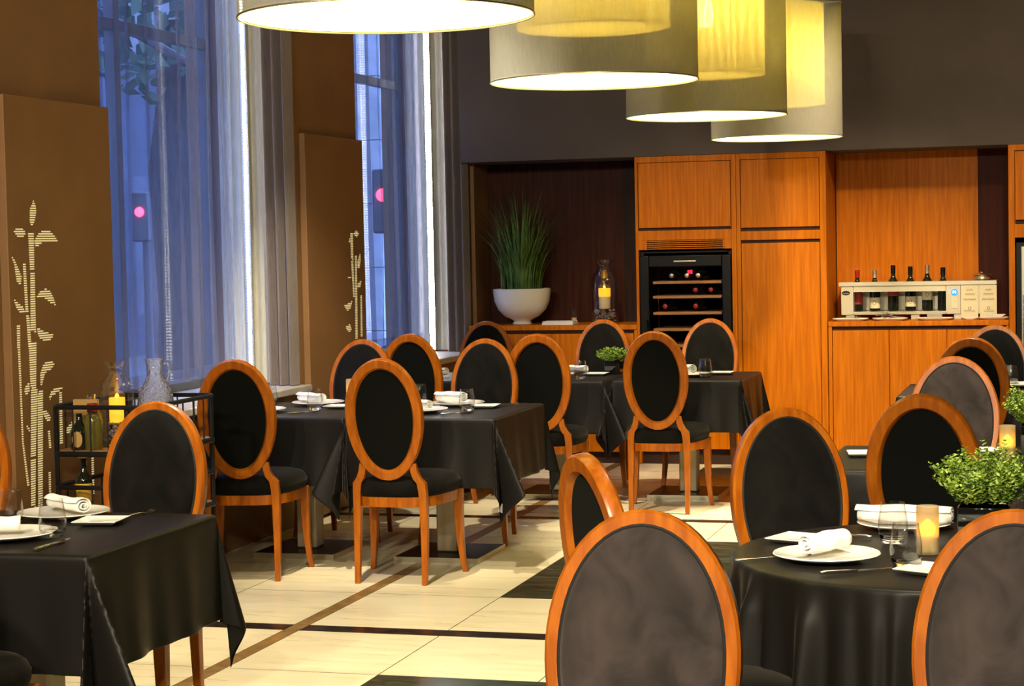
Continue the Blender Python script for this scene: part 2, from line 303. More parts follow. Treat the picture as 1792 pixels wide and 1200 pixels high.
# left wall: piers, low walls under the windows, lintels
wl = MB()
wl.box(-4.9, -4.24, -2, 7.93, 0, 3.7); wl.box(-4.9, -4.24, 10.2, 11.19, 0, 3.7); wl.box(-4.9, -4.24, 13.47, 13.9, 0, 3.7)
for y0, y1 in ((7.93, 10.2), (11.19, 13.47)):
    wl.box(-4.9, -4.24, y0, y1, 0, .76); wl.box(-4.9, -4.24, y0, y1, 3.55, 3.7)
struct(wl.build('wall_left', M['wall'], smooth=0), 'brown left wall with two tall windows between flat piers', 'wall')
WINS = ((7.93, 10.2, M['led'], 'nearer'), (11.19, 13.47, M['ledw'], 'farther'))
for n, (y0, y1, lm, which) in enumerate(WINS):
    fr = MB()
    for yy in (y0+.03, (y0+y1)/2, y1-.03): fr.box(-4.80, -4.74, yy-.03, yy+.03, .80, 3.55)
    for zz in (.83, 2.75, 3.52): fr.box(-4.795, -4.745, y0, y1, zz-.03, zz+.03)
    win = fr.build('window_%d' % (n+1), M['frame'], bevel=.004); struct(win, which+' tall street window behind a sheer curtain', 'window')
    MB().box(-4.775, -4.765, y0+.03, y1-.03, .83, 3.52).build('window_pane', M['pane'], win, smooth=0)
    s = MB().box(-4.9, -4.165, y0+.002, y1-.002, .76, .80).build('trim_%d' % (n+1), M['sill'], bevel=.006); struct(s, 'pale stone sill below the %s window' % which, 'sill')
    # linen lining over the far jamb, LED strip in the corner
    lin = MB()
    pts = [(-4.70+.01*i, y1-.012-.006*math.sin(i*1.1)) for i in range(0, 36)]
    rings = [[(x, y, z) for x, y in pts]+[(x, y+.004, z) for x, y in reversed(pts)] for z in (.81, 1.6, 2.5, 3.5)]
    lin.loft(rings)
    tag(lin.build('jamb_lining', M['jamb']), 'pale linen lining lit by the light strip of the %s window' % which, 'curtain', 'jamb linings')
    ls = thing('light_strip', 'vertical glowing light strip at the far edge of the %s window' % which, 'light strip', (-4.515, y1-.065, .81), 0, 'window light strips')
    MB().box(-.022, .022, .0, .02, 0, 2.7).build('channel', M['brushed'], ls, bevel=.002)
    dots = MB()
    for i in range(150): dots.box(-.007 if n == 0 else -.02, .007 if n == 0 else .02, -.004, 0, .01+i*.0178, .01+i*.0178+.011)
    dots.build('diodes', lm, ls, smooth=0)
    # heavy drape on the room side of the jamb
    d = MB(); N_ = 40; ring0 = []
    for i in range(N_+1):
        t = i/N_; ring0.append((-4.385+.165*t, y1-.10-.05*math.sin(t*PI*5.2)*(.6+.4*t)))
    rings = []
    for z in (.805, 1.2, 1.8, 2.6, 3.52):
        k = 1+.12*(z-1.8)
        rings.append([(x, y1-.1+(y-y1+.1)*k, z) for x, y in ring0]+[(x+.003, y1-.1+(y-y1+.1)*k+.012, z) for x, y in reversed(ring0)])
    d.loft(rings)
    tag(d.build('drape', M['drape'], smooth=60), 'heavy grey brown drape gathered at the far side of the %s window' % which, 'curtain', 'heavy drapes')
    # sheer curtain
    random.seed(11+n); c = MB(); row = []; y = y0+.01; y_end = y1-.15
    while y < y_end:
        run = random.choice((.06, .10, .14, .19, .24)); k = 6
        x0_ = -4.575+.012*math.sin(y*5)
        for q in range(k): row.append((x0_+.006*math.sin(PI*q/k), min(y+run*q/k, y_end)))
        y += run; wdt = random.uniform(.035, .075); dep = random.uniform(.012, .026)
        for q in range(13):   # one folded pleat: forward, back and forward again
            t = q/12; row.append((x0_+dep*math.sin(PI*t)*1.2, min(y+wdt*(t*.9+.52*math.sin(2*PI*t)), y_end)))
        y += wdt*.9
    cols = len(row)-1
    zs = [.875, .90, 1.3, 1.9, 2.6, 3.54]; vs_ = []; fs = []
    for z in zs:
        for i, (x, y) in enumerate(row): vs_.append((x+(.012*math.sin(i*.21+z*2)*(3.5-z)/2.6), y, z))
    W_ = cols+1
    for j in range(len(zs)-1):
        for i in range(cols): fs.append((j*W_+i, j*W_+i+1, (j+1)*W_+i+1, (j+1)*W_+i))
    for i in range(cols):   # turned-up hem: a second layer
        b = len(vs_)
        if i == 0:
            for q, (x, y) in enumerate(row): vs_.append((x+.004, y, .876))
            for q, (x, y) in enumerate(row): vs_.append((x+.004, y, .945))
            H0 = b
        fs.append((H0+i, H0+i+1, H0+W_+i+1, H0+W_+i))
    c.add(vs_, fs)
    tag(c.build('sheer_curtain', M['sheer'], smooth=80, fix=False), 'pleated translucent sheer curtain across the %s street window' % which, 'curtain', 'sheer curtains')
# wall panels with cut-out bamboo
P1 =  [[(7.242, 1.8), (7.261, 1.774), (7.264, 1.751), (7.248, 1.71), (7.221, 1.684), (7.209, 1.71), (7.213, 1.762), (7.236, 1.785)], [(7.073, 1.662), (7.096, 1.678), (7.135, 1.682), (7.161, 1.672), (7.173, 1.659), (7.148, 1.64), (7.11, 1.64), (7.095, 1.655)], [(7.242, 1.628), (7.272, 1.655), (7.325, 1.675), (7.365, 1.672), (7.41, 1.648), (7.436, 1.625), (7.31, 1.622), (7.257, 1.599), (7.244, 1.611)], [(7.192, 1.664), (7.237, 1.664), (7.232, 1.503), (7.198, 1.504)], [(7.2, 1.494), (7.234, 1.493), (7.229, 1.244), (7.186, 1.246)], [(7.142, 1.534), (7.164, 1.533), (7.173, 1.328), (7.15, 1.329)], [(7.155, 1.314), (7.179, 1.313), (7.189, 1.176), (7.164, 1.178)], [(7.078, 1.283), (7.103, 1.282), (7.097, 1.181), (7.075, 1.183)], [(7.051, 1.569), (7.077, 1.549), (7.107, 1.509), (7.127, 1.479), (7.12, 1.448), (7.092, 1.452), (7.081, 1.492), (7.075, 1.526)], [(7.058, 1.39), (7.093, 1.371), (7.13, 1.353), (7.15, 1.326), (7.112, 1.325), (7.08, 1.349)], [(7.244, 1.391), (7.274, 1.412), (7.32, 1.423), (7.354, 1.415), (7.382, 1.385), (7.403, 1.349), (7.362, 1.359), (7.318, 1.381)], [(7.239, 1.261), (7.264, 1.254), (7.308, 1.237), (7.372, 1.231), (7.364, 1.208), (7.306, 1.198), (7.261, 1.213), (7.245, 1.231)], [(7.167, 1.203), (7.23, 1.199), (7.214, 1.007), (7.171, 1.01)], [(7.174, 1.004), (7.225, 1.0), (7.193, 0.718), (7.154, 0.723)], [(7.153, 0.714), (7.193, 0.709), (7.177, 0.509), (7.143, 0.513)], [(7.224, 0.97), (7.24, 0.993), (7.27, 0.99), (7.236, 0.501), (7.201, 0.505)], [(7.08, 1.184), (7.097, 1.183), (7.1, 0.789), (7.134, 0.605), (7.117, 0.607), (7.088, 0.79)], [(7.253, 1.013), (7.253, 1.064), (7.283, 1.105), (7.331, 1.115), (7.379, 1.102), (7.347, 1.079), (7.292, 1.065), (7.265, 1.018)], [(7.119, 1.002), (7.132, 1.022), (7.161, 1.035), (7.162, 0.993), (7.13, 0.986)], [(7.317, 0.956), (7.341, 0.985), (7.39, 0.998), (7.445, 0.994), (7.401, 0.977), (7.345, 0.963), (7.329, 0.949)], [(7.264, 0.906), (7.294, 0.903), (7.328, 0.875), (7.321, 0.858), (7.291, 0.863), (7.269, 0.887)], [(7.444, 0.784), (7.451, 0.808), (7.49, 0.829), (7.531, 0.844), (7.521, 0.817), (7.487, 0.786)], [(7.544, 0.686), (7.601, 0.682), (7.624, 0.651), (7.623, 0.629), (7.591, 0.636)], [(7.122, 0.864), (7.149, 0.844), (7.156, 0.828), (7.137, 0.836)], [(7.407, 0.979), (7.428, 0.978), (7.423, 0.749), (7.399, 0.751)], [(7.672, 0.678), (7.691, 0.676), (7.686, 0.497), (7.666, 0.499)], [(7.3, 0.817), (7.318, 0.815), (7.323, 0.741), (7.307, 0.742)], [(7.295, 0.64), (7.312, 0.638), (7.308, 0.521), (7.293, 0.523)], [(7.531, 0.592), (7.584, 0.618), (7.596, 0.607), (7.562, 0.579)]]
P2 =  [[(10.949, 1.661), (10.991, 1.661), (10.988, 1.499), (10.952, 1.5)], [(10.952, 1.492), (10.987, 1.492), (10.997, 1.269), (10.972, 1.27)], [(11.019, 1.526), (11.049, 1.525), (11.03, 1.014), (10.992, 1.016)], [(11.096, 1.277), (11.121, 1.276), (11.114, 1.021), (11.084, 1.022)], [(10.999, 1.654), (11.049, 1.677), (11.097, 1.658), (11.056, 1.635)], [(11.06, 1.442), (11.057, 1.487), (11.11, 1.54), (11.115, 1.494), (11.09, 1.445)], [(11.039, 1.325), (11.062, 1.354), (11.124, 1.372), (11.095, 1.327)], [(10.815, 1.226), (10.881, 1.235), (10.955, 1.248), (10.921, 1.204), (10.868, 1.191)], [(10.826, 1.095), (10.904, 1.111), (10.933, 1.075), (10.89, 1.059)], [(10.888, 1.392), (10.945, 1.399), (10.944, 1.384)], [(10.913, 1.598), (10.941, 1.639), (10.948, 1.598)]]
P3 = [[(13.6, .9), (13.63, .9), (13.64, 1.6), (13.61, 1.6)]]
def bars(polys, x):
    m = MB(); step = .0098
    for poly in polys:
        z0 = min(p[1] for p in poly); z1 = max(p[1] for p in poly); k = math.ceil(z0/step)
        while k*step < z1:
            z = k*step; xs = []
            for i in range(len(poly)):
                (a, za), (b, zb) = poly[i], poly[(i+1) % len(poly)]
                if (za <= z) != (zb <= z): xs.append(a+(b-a)*(z-za)/(zb-za))
            xs.sort()
            for i in range(0, len(xs)-1, 2):
                if xs[i+1]-xs[i] > .004: m.box(x-.002, x+.0008, xs[i], xs[i+1], z, z+.0056)
            k += 1
    return m
for y0, y1, ps, lab in ((7.03, 7.93, P1, 'nearer brown wall panel with tall bamboo cutout behind the bottle trolley'), (10.26, 11.19, P2, 'brown wall panel with bamboo cutout between the two windows'), (13.49, 13.845, None, 'narrow dark brown wall panel edge beside the grass plant')):
    t = thing('wall_panel', lab, 'panel', (-4.22, y0, 0), 0, 'brown wall panels')
    MB().box(-.02, .02, 0, y1-y0, .02, 2.232).build('board', M['panel'], t, bevel=.003)
    if ps:
        for p in ps: bars([[(a-y0, b) for a, b in p]], .02).build('stem_cutout' if len(p) in (4, 6) and max(q[1] for q in p)-min(q[1] for q in p) > .075 else 'leaf_cutout', M['cut'], t, smooth=0)
# dark niche panels and orange panel on the back wall
struct(MB().box(-4.24, -3.17, 13.86, 13.899, .99, 2.172).build('trim_3', M['cabdark'], smooth=0), 'dark wenge panel behind the grass plant', 'panel')
struct(MB().box(-3.165, -2.96, 13.84, 13.899, .99, 2.172).build('trim_4', noise_col(pm('darker wenge', (.03, .01, .01), .5, spec=.12), (.018, .009, .007), (.03, .014, .01), (20, 20, 1), 2), smooth=0), 'darker wenge strip beside the wine cabinet', 'panel')
struct(MB().box(-1.61, -.627, 13.85, 13.899, 1.0, 2.172).build('trim_5', M['cab'], smooth=0), 'orange wood panel behind the wine dispenser', 'panel')
struct(MB().box(-.625, -.408, 13.84, 13.899, 1.0, 2.172).build('trim_6', noise_col(pm('plum wenge', (.05, .012, .012), .5, spec=.1), (.042, .009, .006), (.06, .013, .009), (20, 20, 1), 2), smooth=0), 'dark plum panel beside the fridge cabinet', 'panel')

# ---------------------------------------------------------------- cabinets on the back wall
YF = 13.3
def front(m, x0, x1, z0, z1, y=YF, t=.02): return m.box(x0, x1, y, y+t, z0, z1)
wc = thing('wine_cabinet', 'tall orange wood cabinet unit housing the wine cooler', 'cabinet', (-2.6, YF, 0), 0)
def rel(o, root): o.location = -Vector(root.location); return o
c = MB(); c.box(-2.955, -2.935, YF, 13.86, 0, 2.17); c.box(-2.272, -2.238, YF, 13.86, 0, 2.17); c.box(-2.935, -2.272, YF+.02, 13.86, 2.13, 2.17)
front(c, -2.935, -2.272, 1.582, 1.65); c.box(-2.935, -2.272, YF+.35, 13.86, 1.53, 1.65); front(c, -2.935, -2.272, 2.128, 2.17); front(c, -2.935, -2.875, 1.515, 1.582); front(c, -2.335, -2.272, 1.515, 1.582)
c.box(-2.935, -2.272, 13.80, 13.86, .1, 2.13); rel(MB().box(-2.935, -2.272, YF+.04, 13.80, 0, .1).build('plinth', M['slot'], wc, smooth=0), wc); front(c, -2.935, -2.272, .56, .60); c.box(-2.935, -2.272, YF+.02, 13.80, .575, .60)  # plinth toned near-black for the shade under the cabinet
rel(c.build('carcass', M['cab'], wc, bevel=.002), wc)
rel(MB().box(-2.93, -2.277, YF+.002, YF+.022, 1.67, 2.125).build('upper_door', M['cab'], wc, bevel=.002), wc)
rel(MB().box(-2.93, -2.277, YF+.002, YF+.022, .11, .55).build('lower_door', M['cab'], wc, bevel=.002), wc)
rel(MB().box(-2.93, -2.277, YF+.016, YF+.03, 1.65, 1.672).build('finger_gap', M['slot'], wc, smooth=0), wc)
v = MB()
for i in range(5): v.box(-2.875, -2.335, YF+.004, YF+.02, 1.518+i*.0135, 1.518+i*.0135+.007)
rel(v.build('vent_grille', M['cab'], wc, bevel=.001), wc)
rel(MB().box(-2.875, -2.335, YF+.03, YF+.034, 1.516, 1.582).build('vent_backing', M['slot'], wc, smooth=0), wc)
tc_ = thing('tall_cabinet', 'tall orange wood cupboard right of the wine cooler', 'cabinet', (-1.93, YF, 0), 0)
c = MB(); c.box(-2.236, -2.208, YF, 13.86, 0, 2.17); c.box(-1.66, -1.617, YF, 13.86, 0, 2.17); front(c, -2.208, -1.66, 2.128, 2.17); front(c, -2.208, -1.66, 1.57, 1.632); c.box(-2.208, -1.66, YF+.03, 13.86, .02, 2.165); rel(MB().box(-2.208, -1.66, YF+.025, YF+.0295, 0, .08).build('plinth', M['slot'], tc_, smooth=0), tc_)  # plinth colour carries the shade at floor level
rel(c.build('carcass', M['cab'], tc_, bevel=.002), tc_)
rel(MB().box(-2.204, -1.664, YF+.002, YF+.022, 1.656, 2.125).build('upper_door', M['cab'], tc_, bevel=.002), tc_)
rel(MB().box(-2.204, -1.664, YF+.002, YF+.022, .085, 1.548).build('tall_door', M['cab'], tc_, bevel=.002), tc_)
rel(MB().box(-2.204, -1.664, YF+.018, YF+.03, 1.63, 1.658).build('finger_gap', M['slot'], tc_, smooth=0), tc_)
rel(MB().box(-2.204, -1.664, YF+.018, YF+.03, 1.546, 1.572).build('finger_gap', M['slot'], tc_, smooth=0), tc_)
def sideboard(x0, x1, ztop, doors, label):
    t = thing('sideboard', label, 'sideboard', (x0, YF, 0))
    rel(MB().box(x0, x1, YF-.004, 13.84, ztop-.035, ztop).build('countertop', M['cab'], t, bevel=.003), t)
    c = MB(); c.box(x0, x0+.025, YF+.002, 13.84, 0, ztop-.036); c.box(x1-.02, x1, YF+.002, 13.84, 0, ztop-.036); c.box(x0+.025, x1-.02, YF+.03, 13.84, .08, ztop-.036); rel(MB().box(x0+.025, x1-.02, YF+.04, 13.8, 0, .079).build('plinth', M['slot'], t, smooth=0), t)  # shade below the doors is put into the plinth colour
    rel(c.build('carcass', M['cab'], t, bevel=.002), t)
    rel(MB().box(x0+.025, x1-.02, YF+.018, YF+.03, ztop-.075, ztop-.036).build('finger_gap', M['slot'], t, smooth=0), t)
    for a, b in zip(doors[:-1], doors[1:]):
        rel(MB().box(a+.002, b-.002, YF+.002, YF+.022, .085, ztop-.062).build('door', M['cab'], t, bevel=.002), t)
sideboard(-4.2, -2.957, .99, [-4.17, -3.58, -2.98], 'low orange sideboard carrying the grass plant bowl')
sideboard(-1.612, -.408, 1.0, [-1.585, -1.2, -.815, -.43], 'low orange sideboard carrying the wine dispenser')
fc = thing('fridge_cabinet', 'orange wood cabinet unit around the fridge at the right edge', 'cabinet', (-.4, YF, 0))
c = MB(); c.box(-.405, -.365, YF, 13.86, 0, 2.17); c.box(.36, .40, YF, 13.86, 0, 2.17); c.box(-.365, .36, YF+.03, 13.86, 1.62, 2.165); front(c, -.365, .36, 2.13, 2.17); front(c, -.365, .36, 1.55, 1.64)
rel(c.build('carcass', M['cab'], fc, bevel=.002), fc)
rel(MB().box(-.36, .355, YF+.002, YF+.022, 1.668, 2.125).build('upper_door', M['cab'], fc, bevel=.002), fc)
rel(MB().box(-.36, .355, YF+.018, YF+.03, 1.64, 1.668).build('finger_gap', M['slot'], fc, smooth=0), fc)
fg = thing('fridge', 'black fridge with a silver framed door at the right edge', 'fridge', (0, YF+.05, .02))
MB().box(-.362, .358, .02, .5, 0, 1.5).build('body', M['black'], fg, bevel=.004)
d = MB(); d.box(-.325, -.285, -.03, .02, .05, 1.47); d.box(.285, .325, -.03, .02, .05, 1.47); d.box(-.285, .285, -.03, .02, 1.42, 1.47); d.box(-.285, .285, -.03, .02, .05, .1)
dd = d.build('door_frame', pm('pale silver', (.6, .6, .57), .35, .4), fg, bevel=.004)
MB().box(-.285, .285, -.01, .015, .1, 1.42).build('glass', M['blackglass'], dd, smooth=0)
MB().tube([(-.305, -.06, .7), (-.305, -.06, 1.15)], .012).build('handle', M['steel'], fg)
# wine cooler
wcool = thing('wine_cooler', 'black built-in wine cooler with wooden bottle shelves', 'wine cooler', (-2.603, YF+.03, .605))
c = MB(); c.box(-.325, -.30, 0, .5, 0, .90); c.box(.30, .325, 0, .5, 0, .90); c.box(-.30, .30, 0, .5, .885, .90); c.box(-.30, .30, 0, .5, 0, .03); c.box(-.30, .30, .47, .5, .03, .885)
c.build('housing', M['black'], wcool, bevel=.003)
d = MB(); d.box(-.325, -.26, -.035, -.005, .02, .87); d.box(.26, .325, -.035, -.005, .02, .87); d.box(-.26, .26, -.035, -.005, .79, .87); d.box(-.26, .26, -.035, -.005, .02, .07)
dr = d.build('door_frame', M['black'], wcool, bevel=.006)
MB().box(-.26, .26, -.024, -.018, .07, .79).build('glass_pane', M['pane'], dr, smooth=0)
sh = [.125, .24, .355, .47, .585, .70-.012]
for z in sh: MB().box(-.245, .245, .02, .45, z-.02, z).build('shelf', M['shelfwood'], wcool, bevel=.003)
MB().box(-.08, .08, -.045, -.034, .822, .834).build('top_strip', M['silver'], wcool, bevel=.002)  # thin silver strip across the top of the cooler door
MB().tube([(-.275, -.065, .1), (-.275, -.065, .42)], .01).build('handle', M['black'], wcool)
dis = MB()
for dx in (-.016, .004): 
    for (a, b, e, g) in ((0, .012, .022, .025), (0, .012, 0, .003), (0, .003, 0, .025), (.009, .012, 0, .025), (0, .012, .011, .014)): dis.box(dx+a, dx+b, -.004, 0, e, g)
dso = dis.build('display', M['red'], wcool, smooth=0); dso.location = (.035, -.036, .74); 
def bottle_mb(h=.30, r=.037):
    b = MB(); b.lathe([(r*.8, 0), (r, .006), (r, h*.60), (r*.92, h*.66), (r*.55, h*.73), (r*.40, h*.78), (r*.38, h*.97), (r*.42, h*.975), (r*.42, h)], 24)
    return b
def bottle(label, loc, cap, lab, group, h=.30, lz=(.07, .15), tilt=None):
    t = thing('wine_bottle', label, 'bottle', loc, 0, group); r = .037
    bottle_mb(h, r).build('body', M['bottle'], t)
    MB().lathe([(r*.43, h*.82), (r*.45, h*.825), (r*.45, h+.002), (r*.3, h+.004)], 20).build('foil_capsule', cap, t)
    if lab:
        l = MB(); n = 20; vs_ = []; fs = []
        for i in range(n+1):
            a = -PI*.5-PI*.42+PI*.84*i/n
            for z in lz: vs_.append(((r+.0008)*math.cos(a), (r+.0008)*math.sin(a), z))
        for i in range(n): fs.append((2*i, 2*i+2, 2*i+3, 2*i+1))
        lo = l.add(vs_, fs).build('paper_label', lab, t)
        e = MB(); zc = (lz[0]+lz[1])/2
        e.tube([(.012*math.cos(q)*(1-.05*q), -r-.0016, zc+.014*math.sin(q)) for q in [k*.5 for k in range(14)]], .0012, 5)
        e.build('emblem', M['ink'], lo)
    if tilt: t.rotation_euler = tilt
    return t
for k, (x, z, cap, which) in enumerate(((-.12, .688, M['foil'], 'leftmost on the top shelf'), (-.01, .688, M['foil'], 'middle one on the top shelf'), (.07, .688, M['foil'], 'rightmost on the top shelf'), (.05, .585, M['redcap'], 'left of two red capped ones on the second shelf'), (.16, .585, M['redcap'], 'right of two red capped ones on the second shelf'), (-.17, .47, M['redcap'], 'left one on the third shelf'), (.05, .47, M['redcap'], 'right one on the third shelf'))):
    bottle('wine bottle lying in the cooler, %s' % which, (-2.603+x, YF+.43, .605+z+.038), cap, None, 'bottles in the wine cooler', .33, tilt=(PI/2, 0, 0))
# ---------------------------------------------------------------- chairs
ZB, ZT = .485, 1.065            # bottom and top of the oval back
ZC, HB, HA = (ZB+ZT)/2, (ZT-ZB)/2, .193
LEAN = math.atan2(.09, .58)
BM = T(0, -.2425, ZC) @ RX(LEAN)      # back frame: x across, y thickness (+y to the front), z along the back
def oval(inset, n=56):
    pts = []
    for i in range(n):
        a = 2*PI*i/n; s = math.sin(a)
        pts.append(((HA-inset)*math.cos(a)*(1+.05*s-.02), (HB-inset)*s))
    return pts
def seat_ring(sc, z, grow=0):
    # D-shaped outline, narrower at the rear
    pts = []; n = 48
    for i in range(n):
        a = 2*PI*i/n; c, s = math.cos(a), math.sin(a); p = 2/3.6
        u = abs(c)**p*(1 if c >= 0 else -1); v = abs(s)**p*(1 if s >= 0 else -1)
        hw = .222+.030*v; y = .0+.208*v+.022*(1-u*u)*(1 if v > 0 else 0)
        if v < 0: hw -= .018*v*v
        pts.append((u*(hw+grow)*sc, y*sc+(grow if v > 0 else -grow)*abs(v), z))
    return pts
def make_chair():
    t = thing('dining_chair', 'chair', 'chair')
    fr = MB()
    prof = [(0, -.012), (.005, -.020), (.040, -.020), (.050, -.008), (.052, .004), (.034, .012), (.030, .020), (.006, .021), (0, .014)]
    fr.loft([[(x, d, z) for x, z in oval(i_)] for i_, d in prof], M=BM, cap=False, closed=True)
    fr.build('back_frame', M['cherry'], t, smooth=35)
    bk = MB(); bk.loft([[(x, -.004, z) for x, z in oval(.046)], [(x, -.0045, z) for x, z in oval(.10)], [(x*.01, -.005, z*.01) for x, z in oval(0)]], M=BM)
    bk.build('back_lining', M['velvetback'], t, smooth=60)
    cu = MB(); rings = []
    for i_, d in ((.047, .002), (.034, .0135), (.031, .018), (.034, .024), (.044, .031), (.065, .038), (.095, .043), (.13, .046), (.165, .047)): rings.append([(x, d, z) for x, z in oval(i_)])
    rings.append([(0, .0472, z*.5) for x, z in oval(.17)])
    cu.loft(rings, M=BM); cuo = cu.build('back_cushion', M['velvet'], t, smooth=75)
    MB().tube([BM @ Vector((x, .0205, z)) for x, z in oval(.0305)], .0042, 6, closed=True).build('piping', M['piping'], cuo)
    for s in (-1, 1):
        # rear leg: foot, knee, square shoulder and the arm that runs into the oval
        secs = [(.166, -.202, 0, .012, .013), (.166, -.188, .16, .015, .016), (.164, -.182, .34, .018, .019), (.162, -.184, .43, .019, .020), (.158, -.190, .475, .021, .019), (.140, -.197, .498, .020, .018), (.128, -.204, .53, .017, .016), (.124, -.209, .57, .014, .013)]
        MB().loft([[(s*(x-a), y-b, z), (s*(x+a), y-b, z), (s*(x+a), y+b, z), (s*(x-a), y+b, z)] for x, y, z, a, b in secs]).build('leg', M['cherry'], t, smooth=30, bevel=.003)
        secs = [(.238, .200, 0, .012), (.229, .190, .06, .0135), (.221, .180, .16, .0165), (.218, .176, .27, .0195), (.216, .176, .41, .022)]
        MB().loft([[(s*(x-a), y-a, z), (s*(x+a), y-a, z), (s*(x+a), y+a, z), (s*(x-a), y+a, z)] for x, y, z, a in secs]).build('leg', M['cherry'], t, smooth=30, bevel=.003)
    ap = MB(); ap.loft([seat_ring(1, .362), seat_ring(1, .415), seat_ring(.86, .415), seat_ring(.86, .362)], cap=False, closed=True)
    ap.build('seat_rail', M['cherry'], t, smooth=35, bevel=.002)
    se = MB(); se.loft([seat_ring(.97, .402), seat_ring(1, .414, .004), seat_ring(1, .430, .012), seat_ring(1, .458, .013), seat_ring(1, .478, .004), seat_ring(.95, .492), seat_ring(.8, .503), seat_ring(.5, .510), seat_ring(.05, .512)])
    se.build('seat', M['velvet'], t, smooth=75)
    return t
CH0 = make_chair(); first = [True]
def chair(x, y, deg, label, group):
    if first[0]:
        first[0] = False; place(CH0, (x, y, 0), math.radians(deg)); CH0['label'] = label; CH0['group'] = group; return CH0
    return dup(CH0, (x, y, 0), math.radians(deg), label, group)
gw, gb, gn, gr, ge = 'chairs around the two tables by the wall panel', 'chairs around the back row of tables', 'chairs around the front left table', 'chairs around the right hand tables', 'chairs facing the viewer in front'
chair(-3.06, 8.60, 0, 'black velvet oval-back chair seen from behind, whole, on the aisle beside the wall tables', gw)
chair(-3.825, 8.565, 9, 'oval-back chair seen from behind with seat turned, directly right of the bottle trolley', gw)
chair(-3.085, 9.78, 180, 'oval-back chair facing the viewer across the wall table corner with a full place setting', gw)
chair(-3.80, 9.78, 180, 'oval-back chair facing the viewer directly in front of the farther bamboo panel', gw)
chair(-2.30, 11.06, 0, 'oval-back chair seen from behind at the table nearest the wine cooler', gb)
chair(-2.97, 10.83, 8, 'oval-back chair seen from behind in the middle of the back row', gb)
chair(-3.74, 10.95, 0, 'oval-back chair seen from behind below the farther window curtain', gb)
chair(-2.28, 12.20, 180, 'oval-back chair facing the viewer directly in front of the wine cooler', gb)
chair(-3.0, 12.20, 180, 'oval-back chair facing the viewer below the tall candle jar', gb)
chair(-3.79, 12.12, 180, 'oval-back chair facing the viewer just left below the white plant bowl', gb)
chair(-2.995, 5.66, 180, 'oval-back chair at the far side of the front left table, before the trolley', gn)
chair(-3.74, 5.66, 180, 'oval-back chair cut off by the left edge, only a sliver of frame showing', gn)
chair(-2.93, 4.40, 0, 'chair at the near side of the front left table, only its black seat showing', gn)
chair(-.784, 3.285, 180, 'large oval-back chair with paler brown velvet at bottom center, facing the viewer', ge)
chair(-.115, 3.385, 177, 'large oval-back chair with paler brown velvet cut off by the right edge', ge)
chair(-.915, 4.68, -53, 'oval-back chair seen nearly edge-on, tilted behind the large center chair', gr)
chair(-.686, 5.555, -147, 'oval-back chair facing the viewer at the left far side of the round table', gr)
chair(-.44, 6.60, -6, 'oval-back chair seen from behind with a dark recessed back, behind the boxwood pot', gr)
chair(-.48, 8.035, 180, 'oval-back chair with paler grey velvet facing the viewer, behind the middle right table', gr)
chair(-.49, 10.19, 0, 'oval-back chair seen from behind at the farthest right table', gr)
chair(-.42, 10.93, 180, 'oval-back chair facing the viewer just below the wine dispenser counter end', gr)

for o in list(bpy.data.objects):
    if o.get('category') == 'chair' and ('paler brown' in o['label'] or 'paler grey' in o['label']):
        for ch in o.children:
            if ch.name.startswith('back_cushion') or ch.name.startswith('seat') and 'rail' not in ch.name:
                ch.data = ch.data.copy(); ch.data.materials[0] = M['velvettaupe']  # paler velvet copy for the cushions and seats of three chairs
# ---------------------------------------------------------------- tables and cloths
TOP = .736
def table(x, y, hx, hy, label, group, round_=0):
    t = thing('dining_table', label, 'table', (x, y, 0), 0, group)
    if round_: MB().lathe([(round_-.01, TOP-.03), (round_, TOP-.025), (round_, TOP-.004), (round_-.006, TOP)], 48).build('tabletop', M['base'], t)
    else: MB().box(-hx, hx, -hy, hy, TOP-.03, TOP).build('tabletop', M['base'], t, bevel=.004)
    MB().box(-.055, .055, -.055, .055, .028, TOP-.03).build('pedestal', M['pole'], t, bevel=.008)
    b = MB().box(-.215, .215, -.235, .235, .004, .026).build('base_plate', M['base'], t, bevel=.002)
    e = MB()
    for x0, x1, y0, y1 in ((-.219, .219, -.239, -.2355), (-.219, .219, .2355, .239), (-.219, -.2155, -.2355, .2355), (.2155, .219, -.2355, .2355)): e.box(x0, x1, y0, y1, 0, .027)
    e.build('edge_band', M['brushed'], b, smooth=0)
    return t
RB = .014
def hang(e):
    if e <= 0: return 0, 0
    if e < RB*PI/2: a = e/RB; return RB*math.sin(a), RB*(1-math.cos(a))
    return RB, RB+e-RB*PI/2
def lin(a, b, n): return [a+(b-a)*i/n for i in range(n+1)]
